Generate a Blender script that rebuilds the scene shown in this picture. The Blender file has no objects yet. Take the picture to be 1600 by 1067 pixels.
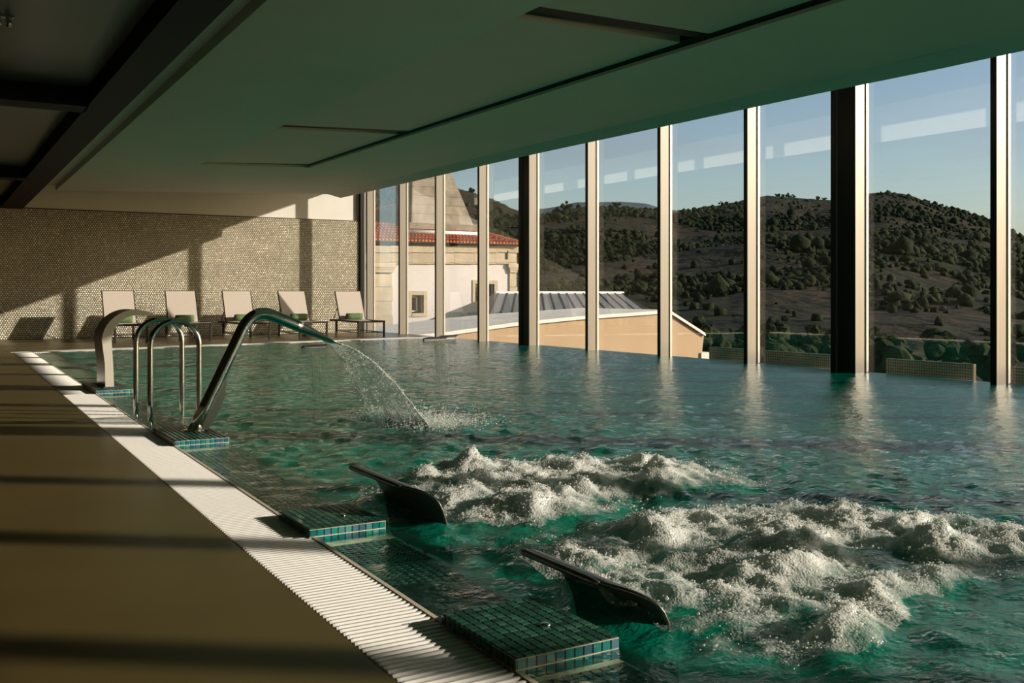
import bpy, math, random
import numpy as np
from mathutils import Vector, Matrix

R = random.Random(7)
NR = np.random.RandomState(11)
scene = bpy.context.scene

# ------------------------------------------------------------------ camera
F, HX, HY, TH, EYE = 1555.0, 800.0, 460.0, math.radians(30.5), 1.0
cam = bpy.data.cameras.new('camera')
cam.sensor_width = 36.0
cam.lens = 36.0 * F / 1600.0
cam.shift_y = -(533.5 - HY) / 1600.0
cam.clip_end = 9000
camo = bpy.data.objects.new('camera', cam)
scene.collection.objects.link(camo)
camo.location = (0, 0, EYE)
camo.rotation_euler = (math.pi / 2, 0, -TH)
scene.camera = camo
FW = (math.sin(TH), math.cos(TH)); RT = (math.cos(TH), -math.sin(TH))

# ------------------------------------------------------------------ light
SUN_TRAVEL = Vector((-0.80, 0.60, -0.308)).normalized()
SUN_EL = math.asin(-SUN_TRAVEL.z)
world = bpy.data.worlds.new('world'); scene.world = world
world.use_nodes = True
wn, wl = world.node_tree.nodes, world.node_tree.links
wn.clear()
w_out = wn.new('ShaderNodeOutputWorld'); w_bg = wn.new('ShaderNodeBackground')
sky = wn.new('ShaderNodeTexSky'); sky.sky_type = 'NISHITA'
sky.sun_disc = False
sky.sun_elevation = SUN_EL
sky.sun_rotation = math.atan2(0.80, -0.60)
sky.altitude = 600; sky.air_density = 1.0; sky.dust_density = 2.2; sky.ozone_density = 1.0
w_tc = wn.new('ShaderNodeTexCoord'); w_map = wn.new('ShaderNodeMapping')
w_map.inputs['Scale'].default_value = (1.2, 1.2, 9.0)
w_no = wn.new('ShaderNodeTexNoise'); w_no.inputs['Scale'].default_value = 2.2
w_no.inputs['Detail'].default_value = 7; w_no.inputs['Roughness'].default_value = 0.55
w_rp = wn.new('ShaderNodeValToRGB')
w_rp.color_ramp.elements[0].position = 0.44; w_rp.color_ramp.elements[0].color = (0, 0, 0, 1)
w_rp.color_ramp.elements[1].position = 0.80; w_rp.color_ramp.elements[1].color = (0.55, 0.55, 0.55, 1)
w_mx = wn.new('ShaderNodeMixRGB'); w_mx.inputs['Color2'].default_value = (2.6, 2.6, 2.7, 1)
wl.new(w_tc.outputs['Generated'], w_map.inputs['Vector']); wl.new(w_map.outputs['Vector'], w_no.inputs['Vector'])
wl.new(w_no.outputs['Fac'], w_rp.inputs['Fac']); wl.new(w_rp.outputs['Color'], w_mx.inputs['Fac'])
wl.new(sky.outputs['Color'], w_mx.inputs['Color1']); wl.new(w_mx.outputs['Color'], w_bg.inputs['Color'])
w_bg.inputs['Strength'].default_value = 0.18
wl.new(w_bg.outputs['Background'], w_out.inputs['Surface'])

sun = bpy.data.lights.new('sun', 'SUN')
sun.energy = 7.5; sun.angle = math.radians(0.6); sun.color = (1.0, 0.87, 0.72)
suno = bpy.data.objects.new('sun', sun); scene.collection.objects.link(suno)
suno.rotation_euler = SUN_TRAVEL.to_track_quat('-Z', 'Y').to_euler()
suno.location = (40, -30, 20)

vs = scene.view_settings
vs.view_transform = 'Standard'; vs.look = 'None'; vs.gamma = 1.0; vs.use_curve_mapping = False
vs.exposure = 0.0
cy = scene.cycles
cy.use_denoising = True
cy.max_bounces = 10; cy.diffuse_bounces = 3; cy.glossy_bounces = 5; cy.transparent_max_bounces = 24
cy.caustics_reflective = False; cy.caustics_refractive = False
cy.sample_clamp_indirect = 6.0; cy.blur_glossy = 0.5

# ------------------------------------------------------------------ helpers
def gp(x, y, z=0.0):
    d = F * (EYE - z) / (y - HY); r = (x - HX) / F
    return d * (FW[0] + RT[0] * r), d * (FW[1] + RT[1] * r)
def on_y(x, y, Y):
    r = (x - HX) / F; d = Y / (FW[1] + RT[1] * r)
    return d * (FW[0] + RT[0] * r), EYE - (y - HY) / F * d
def on_x(x, y, X):
    r = (x - HX) / F; d = X / (FW[0] + RT[0] * r)
    return d * (FW[1] + RT[1] * r), EYE - (y - HY) / F * d
def edge_shift(Y):           # the pool's near-left edge runs slightly out of square
    return 0.0145 * (Y - 2.3)

def tag(o, label=None, cat=None, group=None, kind=None):
    if label: o['label'] = label
    if cat: o['category'] = cat
    if group: o['group'] = group
    if kind: o['kind'] = kind
    return o
def empty(name, loc=(0, 0, 0), rz=0.0):
    o = bpy.data.objects.new(name, None); scene.collection.objects.link(o)
    o.location = loc; o.rotation_euler = (0, 0, rz); o.empty_display_size = 0.1
    return o
def link(name, me, mat=None, parent=None, loc=None):
    o = bpy.data.objects.new(name, me); scene.collection.objects.link(o)
    if mat is not None and len(me.materials) == 0: me.materials.append(mat)
    if parent is not None: o.parent = parent
    if loc is not None: o.location = loc
    return o
class MB:
    """collects simple solids into one mesh"""
    def __init__(s): s.v = []; s.f = []
    def add(s, vs_, fs_):
        b = len(s.v); s.v += [tuple(p) for p in vs_]; s.f += [tuple(i + b for i in f) for f in fs_]; return s
    def box(s, x0, x1, y0, y1, z0, z1):
        return s.add([(x0,y0,z0),(x1,y0,z0),(x1,y1,z0),(x0,y1,z0),(x0,y0,z1),(x1,y0,z1),(x1,y1,z1),(x0,y1,z1)],
              [(0,3,2,1),(4,5,6,7),(0,1,5,4),(1,2,6,5),(2,3,7,6),(3,0,4,7)])
    def hexa(s, b, t):        # bottom ring and top ring of the same length
        n = len(b)
        return s.add(list(b) + list(t), [tuple(range(n))[::-1], tuple(range(n, 2*n))] + [(i, (i+1) % n, n+(i+1) % n, n+i) for i in range(n)])
    def prism_y(s, prof, y0, y1):   # profile in (x, z), swept along y
        return s.hexa([(x, y0, z) for x, z in prof], [(x, y1, z) for x, z in prof])
    def prism_x(s, prof, x0, x1):   # profile in (y, z), swept along x
        return s.hexa([(x0, y, z) for y, z in prof], [(x1, y, z) for y, z in prof])
    def tube(s, pts, r, n=12, cap=True):
        pts = [Vector(p) for p in pts]; rs = r if isinstance(r, (list, tuple)) else [r] * len(pts)
        b = len(s.v); up = None
        for i, p in enumerate(pts):
            t = (pts[min(i+1, len(pts)-1)] - pts[max(i-1, 0)]).normalized()
            if up is None:
                up = Vector((0, 0, 1)) if abs(t.z) < 0.9 else Vector((0, 1, 0))
            up = (up - t * up.dot(t)).normalized(); sd = t.cross(up)
            for k in range(n):
                a = 2 * math.pi * k / n
                s.v.append(tuple(p + (up * math.cos(a) + sd * math.sin(a)) * rs[i]))
        for i in range(len(pts) - 1):
            for k in range(n):
                s.f.append((b+i*n+k, b+i*n+(k+1) % n, b+(i+1)*n+(k+1) % n, b+(i+1)*n+k))
        if cap:
            s.f.append(tuple(b+k for k in range(n))[::-1]); s.f.append(tuple(b+(len(pts)-1)*n+k for k in range(n)))
        return s
    def mesh(s, name, mat=None, smooth=False):
        me = bpy.data.meshes.new(name); me.from_pydata(s.v, [], s.f)
        if mat: me.materials.append(mat)
        import bmesh
        bm = bmesh.new(); bm.from_mesh(me); bmesh.ops.recalc_face_normals(bm, faces=bm.faces); bm.to_mesh(me); bm.free()
        if smooth:
            me.polygons.foreach_set('use_smooth', [True] * len(me.polygons))
        me.update(); return me
    def build(s, name, mat=None, parent=None, smooth=False, loc=None):
        return link(name, s.mesh(name, mat, smooth), mat, parent, loc)
def bevel(o, w=0.005, seg=2):
    m = o.modifiers.new('bevel', 'BEVEL'); m.width = w; m.segments = seg; m.limit_method = 'ANGLE'; m.angle_limit = 0.6
    return o
def np_mesh(name, verts, faces, mat=None, smooth=False, parent=None):
    """fast mesh from numpy: faces (n,k)"""
    me = bpy.data.meshes.new(name); verts = np.asarray(verts, np.float32); faces = np.asarray(faces, np.int32)
    n, k = faces.shape
    me.vertices.add(len(verts)); me.vertices.foreach_set('co', verts.ravel())
    me.loops.add(n * k); me.loops.foreach_set('vertex_index', faces.ravel())
    me.polygons.add(n); me.polygons.foreach_set('loop_start', np.arange(0, n * k, k, dtype=np.int32))
    try: me.polygons.foreach_set('loop_total', np.full(n, k, np.int32))
    except Exception: pass
    if smooth: me.polygons.foreach_set('use_smooth', np.ones(n, bool))
    me.update(calc_edges=True); me.validate()
    if mat: me.materials.append(mat)
    return link(name, me, None, parent)
def scatter_np(bv, bf, pos, scale, rot=None):
    """copies of a base shape as arrays"""
    n = len(pos); bv = np.asarray(bv, float); bf = np.asarray(bf, int)
    sc = np.asarray(scale, float)
    if sc.ndim == 1: sc = np.repeat(sc[:, None], 3, 1)
    v = bv[None] * sc[:, None, :]
    if rot is not None:
        c, s_ = np.cos(rot)[:, None], np.sin(rot)[:, None]
        x, y = v[:, :, 0] * c - v[:, :, 1] * s_, v[:, :, 0] * s_ + v[:, :, 1] * c
        v[:, :, 0] = x; v[:, :, 1] = y
    v = v + np.asarray(pos, float)[:, None, :]
    f = bf[None] + (np.arange(n) * len(bv))[:, None, None]
    return v.reshape(-1, 3), f.reshape(-1, bf.shape[1])
def ico(sub=0):
    import bmesh
    bm = bmesh.new(); bmesh.ops.create_icosphere(bm, subdivisions=sub + 1, radius=1.0)
    bm.verts.ensure_lookup_table()
    v = np.array([p.co[:] for p in bm.verts]); f = np.array([[q.index for q in p.verts] for p in bm.faces]); bm.free()
    return v, f
ICO0, ICO1, ICO2 = ico(0), ico(1), ico(2)
BOXV = np.array([(-.5,-.5,-.5),(.5,-.5,-.5),(.5,.5,-.5),(-.5,.5,-.5),(-.5,-.5,.5),(.5,-.5,.5),(.5,.5,.5),(-.5,.5,.5)])
BOXF = np.array([(0,3,2,1),(4,5,6,7),(0,1,5,4),(1,2,6,5),(2,3,7,6),(3,0,4,7)])
_tab = NR.rand(256, 256)
def vnoise(x, y):
    xi = np.floor(x).astype(int); yi = np.floor(y).astype(int); fx = x - xi; fy = y - yi
    fx = fx*fx*(3-2*fx); fy = fy*fy*(3-2*fy)
    a = _tab[xi % 256, yi % 256]; b = _tab[(xi+1) % 256, yi % 256]; c = _tab[xi % 256, (yi+1) % 256]; d = _tab[(xi+1) % 256, (yi+1) % 256]
    return (a*(1-fx)+b*fx)*(1-fy) + (c*(1-fx)+d*fx)*fy
def fbm(x, y, oc=5, g=0.5):
    t = 0.0; a = 1.0; n = 0.0
    for i in range(oc):
        t = t + a * vnoise(x + 17.3*i, y + 9.1*i); n += a; a *= g; x = x * 2.03; y = y * 2.03
    return t / n

# ------------------------------------------------------------------ materials
def new_mat(name):
    m = bpy.data.materials.new(name); m.use_nodes = True
    nt = m.node_tree; nt.nodes.clear()
    o = nt.nodes.new('ShaderNodeOutputMaterial')
    return m, nt.nodes, nt.links, o
def principled(name, col, rough=0.5, metal=0.0, noise=0.0, nscale=8.0, bump=0.0, bscale=40.0, spec=0.5, rnoise=0.0, obj_var=0.0, coords='Object', stretch=(1,1,1)):
    m, n, l, o = new_mat(name)
    b = n.new('ShaderNodeBsdfPrincipled'); l.new(b.outputs[0], o.inputs['Surface'])
    b.inputs['Base Color'].default_value = (*col, 1); b.inputs['Roughness'].default_value = rough
    b.inputs['Metallic'].default_value = metal; b.inputs['Specular IOR Level'].default_value = spec
    tc = n.new('ShaderNodeTexCoord'); mp = n.new('ShaderNodeMapping'); mp.inputs['Scale'].default_value = stretch
    l.new(tc.outputs[coords], mp.inputs['Vector'])
    src = None
    if noise > 0:
        t = n.new('ShaderNodeTexNoise'); t.inputs['Scale'].default_value = nscale; t.inputs['Detail'].default_value = 6
        l.new(mp.outputs[0], t.inputs['Vector'])
        r = n.new('ShaderNodeMapRange'); r.inputs['From Min'].default_value = 0.3; r.inputs['From Max'].default_value = 0.7
        r.inputs['To Min'].default_value = 1 - noise; r.inputs['To Max'].default_value = 1 + noise
        l.new(t.outputs['Fac'], r.inputs['Value'])
        mm = n.new('ShaderNodeMixRGB'); mm.blend_type = 'MULTIPLY'; mm.inputs['Fac'].default_value = 1
        mm.inputs['Color1'].default_value = (*col, 1); l.new(r.outputs[0], mm.inputs['Color2'])
        src = mm.outputs[0]
    if obj_var > 0:
        oi = n.new('ShaderNodeObjectInfo'); r = n.new('ShaderNodeMapRange')
        r.inputs['To Min'].default_value = 1 - obj_var; r.inputs['To Max'].default_value = 1 + obj_var
        l.new(oi.outputs['Random'], r.inputs['Value'])
        mm = n.new('ShaderNodeMixRGB'); mm.blend_type = 'MULTIPLY'; mm.inputs['Fac'].default_value = 1
        mm.inputs['Color1'].default_value = (*col, 1)
        if src: l.new(src, mm.inputs['Color1'])
        l.new(r.outputs[0], mm.inputs['Color2']); src = mm.outputs[0]
    if src: l.new(src, b.inputs['Base Color'])
    if rnoise > 0:
        t = n.new('ShaderNodeTexNoise'); t.inputs['Scale'].default_value = nscale * 0.6; t.inputs['Detail'].default_value = 4
        l.new(mp.outputs[0], t.inputs['Vector'])
        r = n.new('ShaderNodeMapRange'); r.inputs['To Min'].default_value = max(0, rough - rnoise); r.inputs['To Max'].default_value = rough + rnoise
        l.new(t.outputs['Fac'], r.inputs['Value']); l.new(r.outputs[0], b.inputs['Roughness'])
    if bump > 0:
        t = n.new('ShaderNodeTexNoise'); t.inputs['Scale'].default_value = bscale; t.inputs['Detail'].default_value = 5
        l.new(mp.outputs[0], t.inputs['Vector'])
        bp = n.new('ShaderNodeBump'); bp.inputs['Strength'].default_value = bump; bp.inputs['Distance'].default_value = 0.02
        l.new(t.outputs['Fac'], bp.inputs['Height']); l.new(bp.outputs[0], b.inputs['Normal'])
    return m
def ramp_mat(name, stops, source='object', rough=0.2, spec=0.6, nscale=30.0, metal=0.0, coat=0.0):
    """colour picked per object or per island"""
    m, n, l, o = new_mat(name)
    b = n.new('ShaderNodeBsdfPrincipled'); l.new(b.outputs[0], o.inputs['Surface'])
    b.inputs['Roughness'].default_value = rough; b.inputs['Specular IOR Level'].default_value = spec; b.inputs['Metallic'].default_value = metal
    b.inputs['Coat Weight'].default_value = coat; b.inputs['Coat Roughness'].default_value = 0.05
    if source == 'object':
        s = n.new('ShaderNodeObjectInfo').outputs['Random']
    else:
        s = n.new('ShaderNodeNewGeometry').outputs['Random Per Island']
    r = n.new('ShaderNodeValToRGB'); e = r.color_ramp.elements
    while len(e) < len(stops): e.new(0.5)
    for i, (p, c) in enumerate(stops):
        e[i].position = p; e[i].color = (*c, 1)
    l.new(s, r.inputs['Fac']); l.new(r.outputs['Color'], b.inputs['Base Color'])
    return m

M = {}
M['deck'] = principled('deck_resin', (0.112, 0.084, 0.030), 0.31, noise=0.10, nscale=1.5, bump=0.015, bscale=6, spec=0.36, rnoise=0.08)
M['grating'] = principled('white_plastic', (0.82, 0.80, 0.77), 0.42, noise=0.05, nscale=5)
M['channel'] = principled('dark_channel_plastic', (0.16, 0.15, 0.14), 0.6, noise=0.1)  # even dark grey for gutters, rim and coping
M['steel'] = principled('polished_steel', (0.74, 0.72, 0.69), 0.13, metal=1.0, rnoise=0.05, nscale=14)
M['brushed'] = principled('brushed_steel', (0.50, 0.50, 0.48), 0.30, metal=1.0, rnoise=0.06, nscale=20, bump=0.03, bscale=60, stretch=(1, 8, 1))
M['dark_steel'] = principled('dark_headrest_steel', (0.16, 0.155, 0.145), 0.38, metal=0.85, rnoise=0.06, nscale=20)  # even dark tone for the near headrest plates
M['anod'] = principled('bronze_anodised_aluminium', (0.27, 0.235, 0.19), 0.42, metal=0.25, noise=0.05, nscale=3, stretch=(4, 4, 0.3))
M['anod_lite'] = principled('pale_anodised_aluminium', (0.66, 0.61, 0.53), 0.35, metal=0.2, noise=0.05)
M['black'] = principled('black_anodised_aluminium', (0.012, 0.011, 0.009), 0.5, noise=0.1, spec=0.25)
M['plaster'] = principled('white_plaster', (0.74, 0.71, 0.66), 0.75, noise=0.03, nscale=2, bump=0.03, bscale=90)
M['soffit'] = principled('satin_ceiling_paint', (0.72, 0.70, 0.61), 0.6, noise=0.02, nscale=1.2, spec=0.12)
M['bay'] = principled('matt_ceiling_board', (0.60, 0.57, 0.49), 0.55, noise=0.02, nscale=1.2, spec=0.3)
M['dark_panel'] = principled('dark_ceiling_panel', (0.10, 0.10, 0.075), 0.30, noise=0.06, nscale=1.5, spec=0.4)
M['near_black'] = principled('black_ceiling_steel', (0.009, 0.009, 0.008), 0.6, noise=0.1, spec=0.15)
M['wall_grey'] = principled('grey_plaster', (0.22, 0.20, 0.165), 0.8, noise=0.05)
M['grout'] = principled('cream_grout', (0.66, 0.58, 0.44), 0.8, noise=0.12, nscale=30)
M['wallgrout'] = principled('wall_grout', (0.10, 0.088, 0.058), 0.8, noise=0.1, nscale=10)
M['tile_top'] = ramp_mat('green_glass_tile', [(0.0, (0.010, 0.045, 0.034)), (0.35, (0.022, 0.085, 0.062)), (0.6, (0.012, 0.030, 0.028)), (0.8, (0.035, 0.12, 0.085)), (1.0, (0.05, 0.13, 0.10))], 'object', 0.12, 0.7, coat=0.3)
M['tile_side'] = ramp_mat('iridescent_glass_tile', [(0.0, (0.01, 0.16, 0.17)), (0.25, (0.015, 0.26, 0.24)), (0.45, (0.02, 0.09, 0.28)), (0.6, (0.10, 0.32, 0.30)), (0.75, (0.08, 0.20, 0.26)), (0.9, (0.02, 0.07, 0.13)), (1.0, (0.02, 0.30, 0.22))], 'object', 0.08, 0.8, coat=0.5)
M['tile_many'] = ramp_mat('green_glass_tile_field', [(0.0, (0.010, 0.045, 0.034)), (0.35, (0.022, 0.085, 0.062)), (0.6, (0.012, 0.030, 0.028)), (0.8, (0.035, 0.12, 0.085)), (1.0, (0.05, 0.13, 0.10))], 'island', 0.12, 0.7)
M['penny'] = ramp_mat('pearl_penny_tile', [(0.0, (0.38, 0.34, 0.24)), (0.4, (0.50, 0.45, 0.33)), (0.7, (0.44, 0.41, 0.31)), (0.9, (0.58, 0.52, 0.38)), (1.0, (0.72, 0.64, 0.48))], 'island', 0.13, 0.9, metal=0.15)
M['basin'] = principled('turquoise_basin_mosaic', (0.002, 0.26, 0.172), 0.5, noise=0.16, nscale=3)
M['sling'] = principled('beige_sling_mesh', (0.52, 0.45, 0.40), 0.75, noise=0.04, nscale=40, bump=0.1, bscale=300)
M['lframe'] = principled('dark_bronze_frame', (0.028, 0.021, 0.016), 0.4, metal=0.3, noise=0.08)
M['towel'] = principled('sage_green_terry', (0.12, 0.20, 0.085), 0.95, noise=0.22, nscale=25, bump=0.5, bscale=90)
M['hwall'] = principled('lime_washed_wall', (0.66, 0.60, 0.57), 0.85, noise=0.04, nscale=0.6, bump=0.05, bscale=6)
M['stone'] = principled('granite_ashlar', (0.50, 0.41, 0.29), 0.85, noise=0.14, nscale=1.6, bump=0.3, bscale=6, obj_var=0.12)
M['rough_stone'] = principled('weathered_granite', (0.27, 0.225, 0.165), 0.9, noise=0.30, nscale=1.8, bump=0.5, bscale=5)
M['terracotta'] = principled('terracotta', (0.46, 0.115, 0.05), 0.8, noise=0.25, nscale=3, bump=0.2, bscale=8, obj_var=0.22)
M['zinc'] = principled('zinc_sheet', (0.17, 0.185, 0.185), 0.5, metal=0.3, noise=0.10, nscale=1.2, obj_var=0.12)
M['zinc_dark'] = principled('dark_zinc_seam', (0.03, 0.032, 0.03), 0.6, noise=0.1)
M['beige'] = principled('beige_render', (0.50, 0.345, 0.205), 0.85, noise=0.05, nscale=0.5, bump=0.05, bscale=8)
M['white_roof'] = principled('pale_roof_membrane', (0.76, 0.69, 0.58), 0.8, noise=0.08, nscale=0.7)
M['white_trim'] = principled('white_trim', (0.75, 0.73, 0.70), 0.6, noise=0.04)
M['shaded_red'] = principled('shaded_red_tone', (0.055, 0.028, 0.022), 0.9, noise=0.15)  # red darkened to hold shade on the gable and between roof tiles
M['bark'] = principled('bark', (0.06, 0.045, 0.03), 0.9, noise=0.3, nscale=2)
M['dark_glass'] = principled('dark_window_glass', (0.012, 0.014, 0.015), 0.06, noise=0.1, spec=0.6)

def two_tone(name, stops, scale, rough=0.9, bump=0.0, bscale=1.0, detail=8):
    m, n, l, o = new_mat(name)
    b = n.new('ShaderNodeBsdfPrincipled'); l.new(b.outputs[0], o.inputs['Surface'])
    b.inputs['Roughness'].default_value = rough; b.inputs['Specular IOR Level'].default_value = 0.15
    tc = n.new('ShaderNodeTexCoord'); t = n.new('ShaderNodeTexNoise'); t.inputs['Scale'].default_value = scale; t.inputs['Detail'].default_value = detail
    t.inputs['Roughness'].default_value = 0.6
    l.new(tc.outputs['Object'], t.inputs['Vector'])
    r = n.new('ShaderNodeValToRGB'); e = r.color_ramp.elements
    while len(e) < len(stops): e.new(0.5)
    for i, (p, c) in enumerate(stops): e[i].position = p; e[i].color = (*c, 1)
    l.new(t.outputs['Fac'], r.inputs['Fac']); l.new(r.outputs['Color'], b.inputs['Base Color'])
    if bump:
        t2 = n.new('ShaderNodeTexNoise'); t2.inputs['Scale'].default_value = bscale; t2.inputs['Detail'].default_value = 6
        l.new(tc.outputs['Object'], t2.inputs['Vector'])
        bp = n.new('ShaderNodeBump'); bp.inputs['Strength'].default_value = 1.0; bp.inputs['Distance'].default_value = bump
        l.new(t2.outputs['Fac'], bp.inputs['Height']); l.new(bp.outputs[0], b.inputs['Normal'])
    return m
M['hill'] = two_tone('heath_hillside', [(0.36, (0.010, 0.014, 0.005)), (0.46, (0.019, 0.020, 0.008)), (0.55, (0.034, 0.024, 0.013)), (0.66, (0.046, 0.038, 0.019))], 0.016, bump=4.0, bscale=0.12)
M['far_hill'] = two_tone('haze_tinted_hills', [(0.4, (0.085, 0.11, 0.12)), (0.6, (0.11, 0.13, 0.135))], 0.01)  # blue-grey colour carries the haze of distance
M['leaf'] = two_tone('mixed_foliage', [(0.35, (0.006, 0.011, 0.004)), (0.5, (0.012, 0.020, 0.006)), (0.65, (0.024, 0.028, 0.009))], 0.05, bump=0.6, bscale=1.2)
M['leaf_near'] = two_tone('near_foliage', [(0.35, (0.007, 0.013, 0.004)), (0.5, (0.015, 0.025, 0.006)), (0.65, (0.032, 0.034, 0.010))], 0.35, bump=0.3, bscale=2.5)

def mosaic_mat(name, pitch):
    m, n, l, o = new_mat(name)
    b = n.new('ShaderNodeBsdfPrincipled'); l.new(b.outputs[0], o.inputs['Surface']); b.inputs['Roughness'].default_value = 0.3
    tc = n.new('ShaderNodeTexCoord'); mp = n.new('ShaderNodeMapping'); mp.inputs['Rotation'].default_value = (math.pi/2, 0, math.pi/2)
    br = n.new('ShaderNodeTexBrick'); br.offset = 0.0; br.inputs['Scale'].default_value = 1.0
    br.inputs['Brick Width'].default_value = pitch; br.inputs['Row Height'].default_value = pitch; br.inputs['Mortar Size'].default_value = pitch * 0.09
    br.inputs['Color1'].default_value = (0.46, 0.50, 0.38, 1); br.inputs['Color2'].default_value = (0.62, 0.62, 0.48, 1); br.inputs['Mortar'].default_value = (0.03, 0.035, 0.025, 1)
    sx = n.new('ShaderNodeSeparateXYZ'); cx = n.new('ShaderNodeCombineXYZ')
    l.new(tc.outputs['Object'], sx.inputs[0]); l.new(sx.outputs['Y'], cx.inputs['X']); l.new(sx.outputs['Z'], cx.inputs['Y'])
    l.new(cx.outputs[0], br.inputs['Vector']); l.new(br.outputs['Color'], b.inputs['Base Color'])
    return m
M['curb'] = mosaic_mat('pale_green_curb_mosaic', 0.036)

def schlick(n, l, f0, normal=None):
    lw = n.new('ShaderNodeLayerWeight'); lw.inputs['Blend'].default_value = 0.5
    if normal is not None: l.new(normal, lw.inputs['Normal'])
    p = n.new('ShaderNodeMath'); p.operation = 'POWER'; p.inputs[1].default_value = 5.0; l.new(lw.outputs['Facing'], p.inputs[0])
    r = n.new('ShaderNodeMapRange'); r.inputs['To Min'].default_value = f0; r.inputs['To Max'].default_value = 1.0
    l.new(p.outputs[0], r.inputs['Value'])
    return r.outputs[0]
def glass_mat(name, f0, tint):
    m, n, l, o = new_mat(name)
    mx = n.new('ShaderNodeMixShader'); fr_ = schlick(n, l, f0)
    tr = n.new('ShaderNodeBsdfTransparent'); tr.inputs['Color'].default_value = (*tint, 1)
    gl = n.new('ShaderNodeBsdfGlossy'); gl.inputs['Roughness'].default_value = 0.0; gl.inputs['Color'].default_value = (0.95, 0.97, 1.0, 1)
    l.new(fr_, mx.inputs[0]); l.new(tr.outputs[0], mx.inputs[1]); l.new(gl.outputs[0], mx.inputs[2]); l.new(mx.outputs[0], o.inputs['Surface'])
    return m
M['glass'] = glass_mat('window_glass', 0.10, (0.93, 0.945, 0.94))

def water_mat(name, tint, bump1, bump2, rough=0.03):
    m, n, l, o = new_mat(name)
    tc = n.new('ShaderNodeTexCoord')
    t1 = n.new('ShaderNodeTexNoise'); t1.inputs['Scale'].default_value = 8.0; t1.inputs['Detail'].default_value = 6; t1.inputs['Roughness'].default_value = 0.55
    mp = n.new('ShaderNodeMapping'); mp.inputs['Rotation'].default_value = (0, 0, -TH); mp.inputs['Scale'].default_value = (1.0, 1.5, 1.0)
    l.new(tc.outputs['Object'], mp.inputs['Vector']); l.new(mp.outputs[0], t1.inputs['Vector'])
    b1 = n.new('ShaderNodeBump'); b1.inputs['Strength'].default_value = 1.0; b1.inputs['Distance'].default_value = bump1
    ch_ = n.new('ShaderNodeAttribute'); ch_.attribute_name = 'chop'
    h1 = n.new('ShaderNodeMath'); h1.operation = 'MULTIPLY'; l.new(t1.outputs['Fac'], h1.inputs[0]); l.new(ch_.outputs['Fac'], h1.inputs[1]); l.new(h1.outputs[0], b1.inputs['Height'])
    t2 = n.new('ShaderNodeTexNoise'); t2.inputs['Scale'].default_value = 34.0; t2.inputs['Detail'].default_value = 3
    l.new(mp.outputs[0], t2.inputs['Vector'])
    b2 = n.new('ShaderNodeBump'); b2.inputs['Strength'].default_value = 1.0; b2.inputs['Distance'].default_value = bump2
    h2 = n.new('ShaderNodeMath'); h2.operation = 'MULTIPLY'; l.new(t2.outputs['Fac'], h2.inputs[0]); l.new(ch_.outputs['Fac'], h2.inputs[1]); l.new(h2.outputs[0], b2.inputs['Height'])
    l.new(b1.outputs[0], b2.inputs['Normal'])
    fr_ = schlick(n, l, 0.02, b2.outputs[0])
    tr = n.new('ShaderNodeBsdfTransparent'); tr.inputs['Color'].default_value = (*tint, 1)
    gl = n.new('ShaderNodeBsdfGlossy'); gl.inputs['Roughness'].default_value = rough; l.new(b2.outputs[0], gl.inputs['Normal'])
    df = n.new('ShaderNodeBsdfDiffuse'); df.inputs['Color'].default_value = (0.001, 0.20, 0.128, 1); l.new(b2.outputs[0], df.inputs['Normal'])
    at = n.new('ShaderNodeAttribute'); at.attribute_name = 'turbid'
    tm_ = n.new('ShaderNodeMixShader'); l.new(at.outputs['Fac'], tm_.inputs[0]); l.new(tr.outputs[0], tm_.inputs[1]); l.new(df.outputs[0], tm_.inputs[2])
    mx = n.new('ShaderNodeMixShader')
    l.new(fr_, mx.inputs[0]); l.new(tm_.outputs[0], mx.inputs[1]); l.new(gl.outputs[0], mx.inputs[2]); l.new(mx.outputs[0], o.inputs['Surface'])
    return m
M['water'] = water_mat('pool_water', (0.80, 0.96, 0.93), 0.030, 0.0060)

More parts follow.
